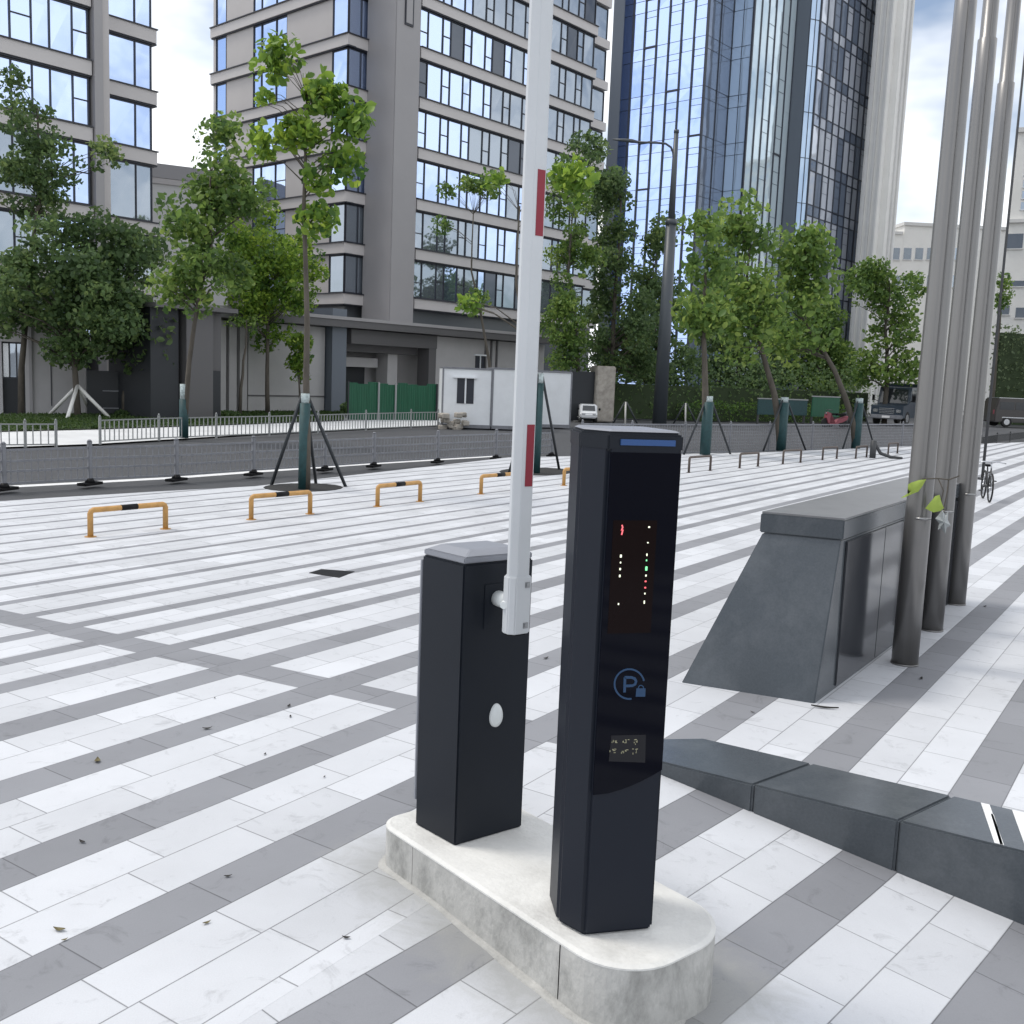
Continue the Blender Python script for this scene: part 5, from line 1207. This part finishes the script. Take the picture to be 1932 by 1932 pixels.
# flatbed truck facing the camera
g = G(1672, 802, -.1); truck = empty('truck', 'slate blue truck with a tall dark cab behind the mesh fence, left of the flagpoles', 'truck', (g[0], g[1], -.1), R_(-128))
w = 1.9
m = MB(); side_body(m, [(.1, .45), (.1, 1.15), (-.95, 1.28), (-1.25, 2.25), (-2.3, 2.3), (-2.3, .45)], w); m.build('cab', MT['truck'], truck, world=False)
m = MB(); side_body(m, [(-2.35, .75), (-2.35, 2.5), (-5.6, 2.5), (-5.6, .75)], w + .15); m.build('cargo_box', MT['truck'], truck, world=False)
m = MB(); m.face([(-.955, -w / 2 + .12, 1.32), (-.955, w / 2 - .12, 1.32), (-1.225, w / 2 - .2, 2.15), (-1.225, -w / 2 + .2, 2.15)]); 
for v in m.bm.verts: v.co.x += .03
m.build('windscreen', MT['winsh'], truck, world=False)
for s_ in (-1, 1):
    m = MB(); m.prism([(-1.3, s_ * (w / 2 + .01)), (-2.1, s_ * (w / 2 + .01)), (-2.1, s_ * (w / 2 - .02)), (-1.3, s_ * (w / 2 - .02))], 1.4, 2.1); m.build('side_window', MT['winsh'], truck, world=False)
    m = MB(); m.box((.11, s_ * .68, .85), (.06, .3, .2), bevel=.03); m.build('headlight', MT['chrome'], truck, world=False)
    m = MB(); m.tube([(-1.0, s_ * w / 2, 1.4), (-.9, s_ * (w / 2 + .22), 1.5)], .02, 6); m.box((-.9, s_ * (w / 2 + .25), 1.6), (.06, .16, .34), bevel=.02); m.build('mirror', MT['black'], truck, world=False)
m = MB(); m.box((.14, 0, .5), (.16, w, .24), bevel=.04); m.build('bumper', MT['fence'], truck, world=False)
m = MB(); [m.box((.115, 0, .72 + .09 * i), (.03, .9, .035)) for i in range(4)]; m.build('grille', MT['chrome'], truck, world=False)
m = MB(); m.box((.23, 0, .5), (.012, .46, .13)); m.build('number_plate', MT['line'], truck, world=False)
wheels(truck, (-.75, -4.6), w, .42)
# van at the right edge
g = G(1925, 806, -.1); van = empty('van', 'dark minivan with a bright roof crossing the right edge of the photo', 'van', (g[0], g[1], -.1), R_(4))
w = 1.7
m = MB(); side_body(m, [(2.2, .3), (2.2, .95), (1.35, 1.15), (.75, 1.78), (.3, 1.86), (-2.1, 1.84), (-2.3, 1.0), (-2.3, .3)], w); bmesh.ops.bevel(m.bm, geom=list(m.bm.edges), offset=.06, segments=2, affect='EDGES'); m.build('body', MT['van'], van, world=False, smooth=True)
m = MB(); m.box((-.8, 0, 1.875), (2.5, 1.5, .035), bevel=.015); m.build('roof_panel', MT['chrome'], van, world=False)
for s_ in (-1, 1):
    for a, b in ((-2.0, -1.05), (-.95, -.05), (.05, .72)):
        m = MB(); m.prism([(a, s_ * (w / 2 + .012)), (b, s_ * (w / 2 + .012)), (b, s_ * (w / 2 - .03)), (a, s_ * (w / 2 - .03))][::s_], 1.12, 1.62); m.build('side_window', MT['winsh'], van, world=False)
    m = MB(); m.box((2.2, s_ * .6, .8), (.06, .34, .16), bevel=.02); m.build('headlight', MT['chrome'], van, world=False)
    m = MB(); m.box((-2.3, s_ * .7, .95), (.05, .16, .3), bevel=.02); m.build('tail_light', MT['pink'], van, world=False)
    m = MB(); m.box((0, s_ * (w / 2 + .008), .62), (3.6, .02, .06)); m.build('trim', MT['chrome'], van, world=False)
wheels(van, (1.4, -1.45), w, .33)
# little white three wheeler beside the lamp
g = G(1110, 797, -.1); cart = empty('microcar', 'little white enclosed three-wheeler seen from the front beside the right site cabin', 'microcar', (g[0], g[1], -.1), R_(-90))
w = .8
m = MB(); side_body(m, [(.15, .2), (.15, .42), (-.05, .50), (-.2, .82), (-1.2, .84), (-1.3, .5), (-1.3, .2)], w); bmesh.ops.bevel(m.bm, geom=list(m.bm.edges), offset=.05, segments=2, affect='EDGES'); m.build('body', MT['cart'], cart, world=False, smooth=True)
m = MB(); m.face([(-.035, -.3, .52), (-.035, .3, .52), (-.165, .28, .78), (-.165, -.28, .78)]); m.build('windscreen', MT['winsh'], cart, world=False)
for s_ in (-1, 1):
    m = MB(); m.box((.155, s_ * .25, .38), (.03, .16, .08), bevel=.012); m.build('headlight', MT['chrome'], cart, world=False)
    m = MB(); m.box((-.1, s_ * .5, .62), (.05, .1, .12), bevel=.02); m.build('mirror', MT['black'], cart, world=False)
wheels(cart, (-1.0, -.05), w, .16, .1)
# two parked motor scooters behind the fence
def scooter(loc, rz, paint, label):
    t = empty('motor_scooter', label, 'scooter', loc, rz, group='motor scooters by the road')
    for x in (0, 1.1):
        m = MB(); m.tube([(x, -.05, .24), (x, .05, .24)], .24, 18); m.build('wheel', MT['rubber'], t, world=False)
    m = MB(); side_body(m, [(.2, .28), (.25, .75), (.05, .80), (.0, .5), (.12, .22), (.55, .22), (.7, .42), (1.35, .62), (1.3, .42), (1.0, .28), (.6, .17), (.2, .17)], .26); m.build('body', MT[paint], t, world=False)
    m = MB(); m.box((.95, 0, .68), (.62, .24, .1), bevel=.04); m.build('seat', MT['black'], t, world=False)
    m = MB(); m.tube([(.0, 0, .24), (.14, 0, .85)], .025, 8); m.tube([(.22, -.3, .9), (.14, 0, .93), (.22, .3, .9)], .016, 8); m.build('handlebar', MT['darkmetal'], t, world=False)
    m = MB(); m.box((.02, 0, .74), (.08, .13, .1), bevel=.02); m.build('headlight', MT['chrome'], t, world=False)
    return t
g = G(1556, 806, -.1); scooter((g[0], g[1], -.1), R_(20), 'pink', 'faded red motor scooter behind the mesh fence in front of the hedge')
g = G(1598, 806, -.1); scooter((g[0], g[1], -.1), R_(200), 'darkmetal', 'dark motor scooter behind the mesh fence beside the truck')
# dark green boards behind the trunks
gb = Plane(G(1440, 800, -.1)[:2], 28)
for i, (xa, xb, ya, yb, lb_) in enumerate(((1418, 1508, 752, 783, 'long dark green notice board between the teal wrapped trunks'), (1520, 1568, 748, 786, 'dark green board panel behind the motor scooters'))):
    a, b = gb.hit(xa, ya), gb.hit(xb, yb); t = empty('notice_board', lb_, 'board', gb.pt((a[0] + b[0]) / 2, -.1), group='green boards by the hedge')
    MB().slab(gb, a[0], b[0], b[1], a[1], .5, .56).build('panel', MT['hoard' if i else 'teal'], t)
    for r_ in (a[0] + .1, b[0] - .1): MB().slab(gb, r_ - .05, r_ + .05, -.1, a[1], .42, .5).build('post', MT['darkmetal'], t)
    MB().slab(gb, a[0] - .03, b[0] + .03, a[1], a[1] + .06, .48, .58).build('frame', MT['rail'], t)
# concrete gate pillar by the cabins
cpz = Plane(G(1142, 796, -.1)[:2], 12); a, b = cpz.hit(1127, 690), cpz.hit(1163, 690)
gpil = empty('gate_pillar', 'weathered concrete pillar and dark doorway between the right site cabin and the street lamp', 'pillar', (*cpz.P, -.1))
m = MB(); m.slab(cpz, a[0], b[0], -.1, a[1], -1.2, 0, bevel=.05); m.build('shaft', MT['rubble'], gpil)
a, b = cpz.hit(1080, 700), cpz.hit(1127, 700); m = MB(); m.slab(cpz, a[0], b[0] - .02, -.1, a[1], -1, -.3); m.build('dark_leaf', MT['darkwall'], gpil)
# tripod stakes near the pillar
for i, (x, y, yt, lb_) in enumerate(((1178, 803, 763, 'tripod of thin stakes in front of the dark shrubs, left of the lamp'), (1291, 803, 765, 'tripod of thin stakes right of the street lamp foot'))):
    g = G(x, y, -.1); k = g[1] / 1932; t = empty('tree_stakes', lb_, 'stakes', (g[0], g[1], -.1)); top = np.array([g[0], g[1], (y - yt) * k])
    for dx, dy in ((-.55, 0), (.0, -.3), (.65, .1)):
        m = MB(); m.tube([top + np.array([dx * .06, 0, 0]), (g[0] + dx, g[1] + dy, -.1)], .04, 8); m.build('stake', MT['stake_l' if dx == 0 else 'stake'], t)
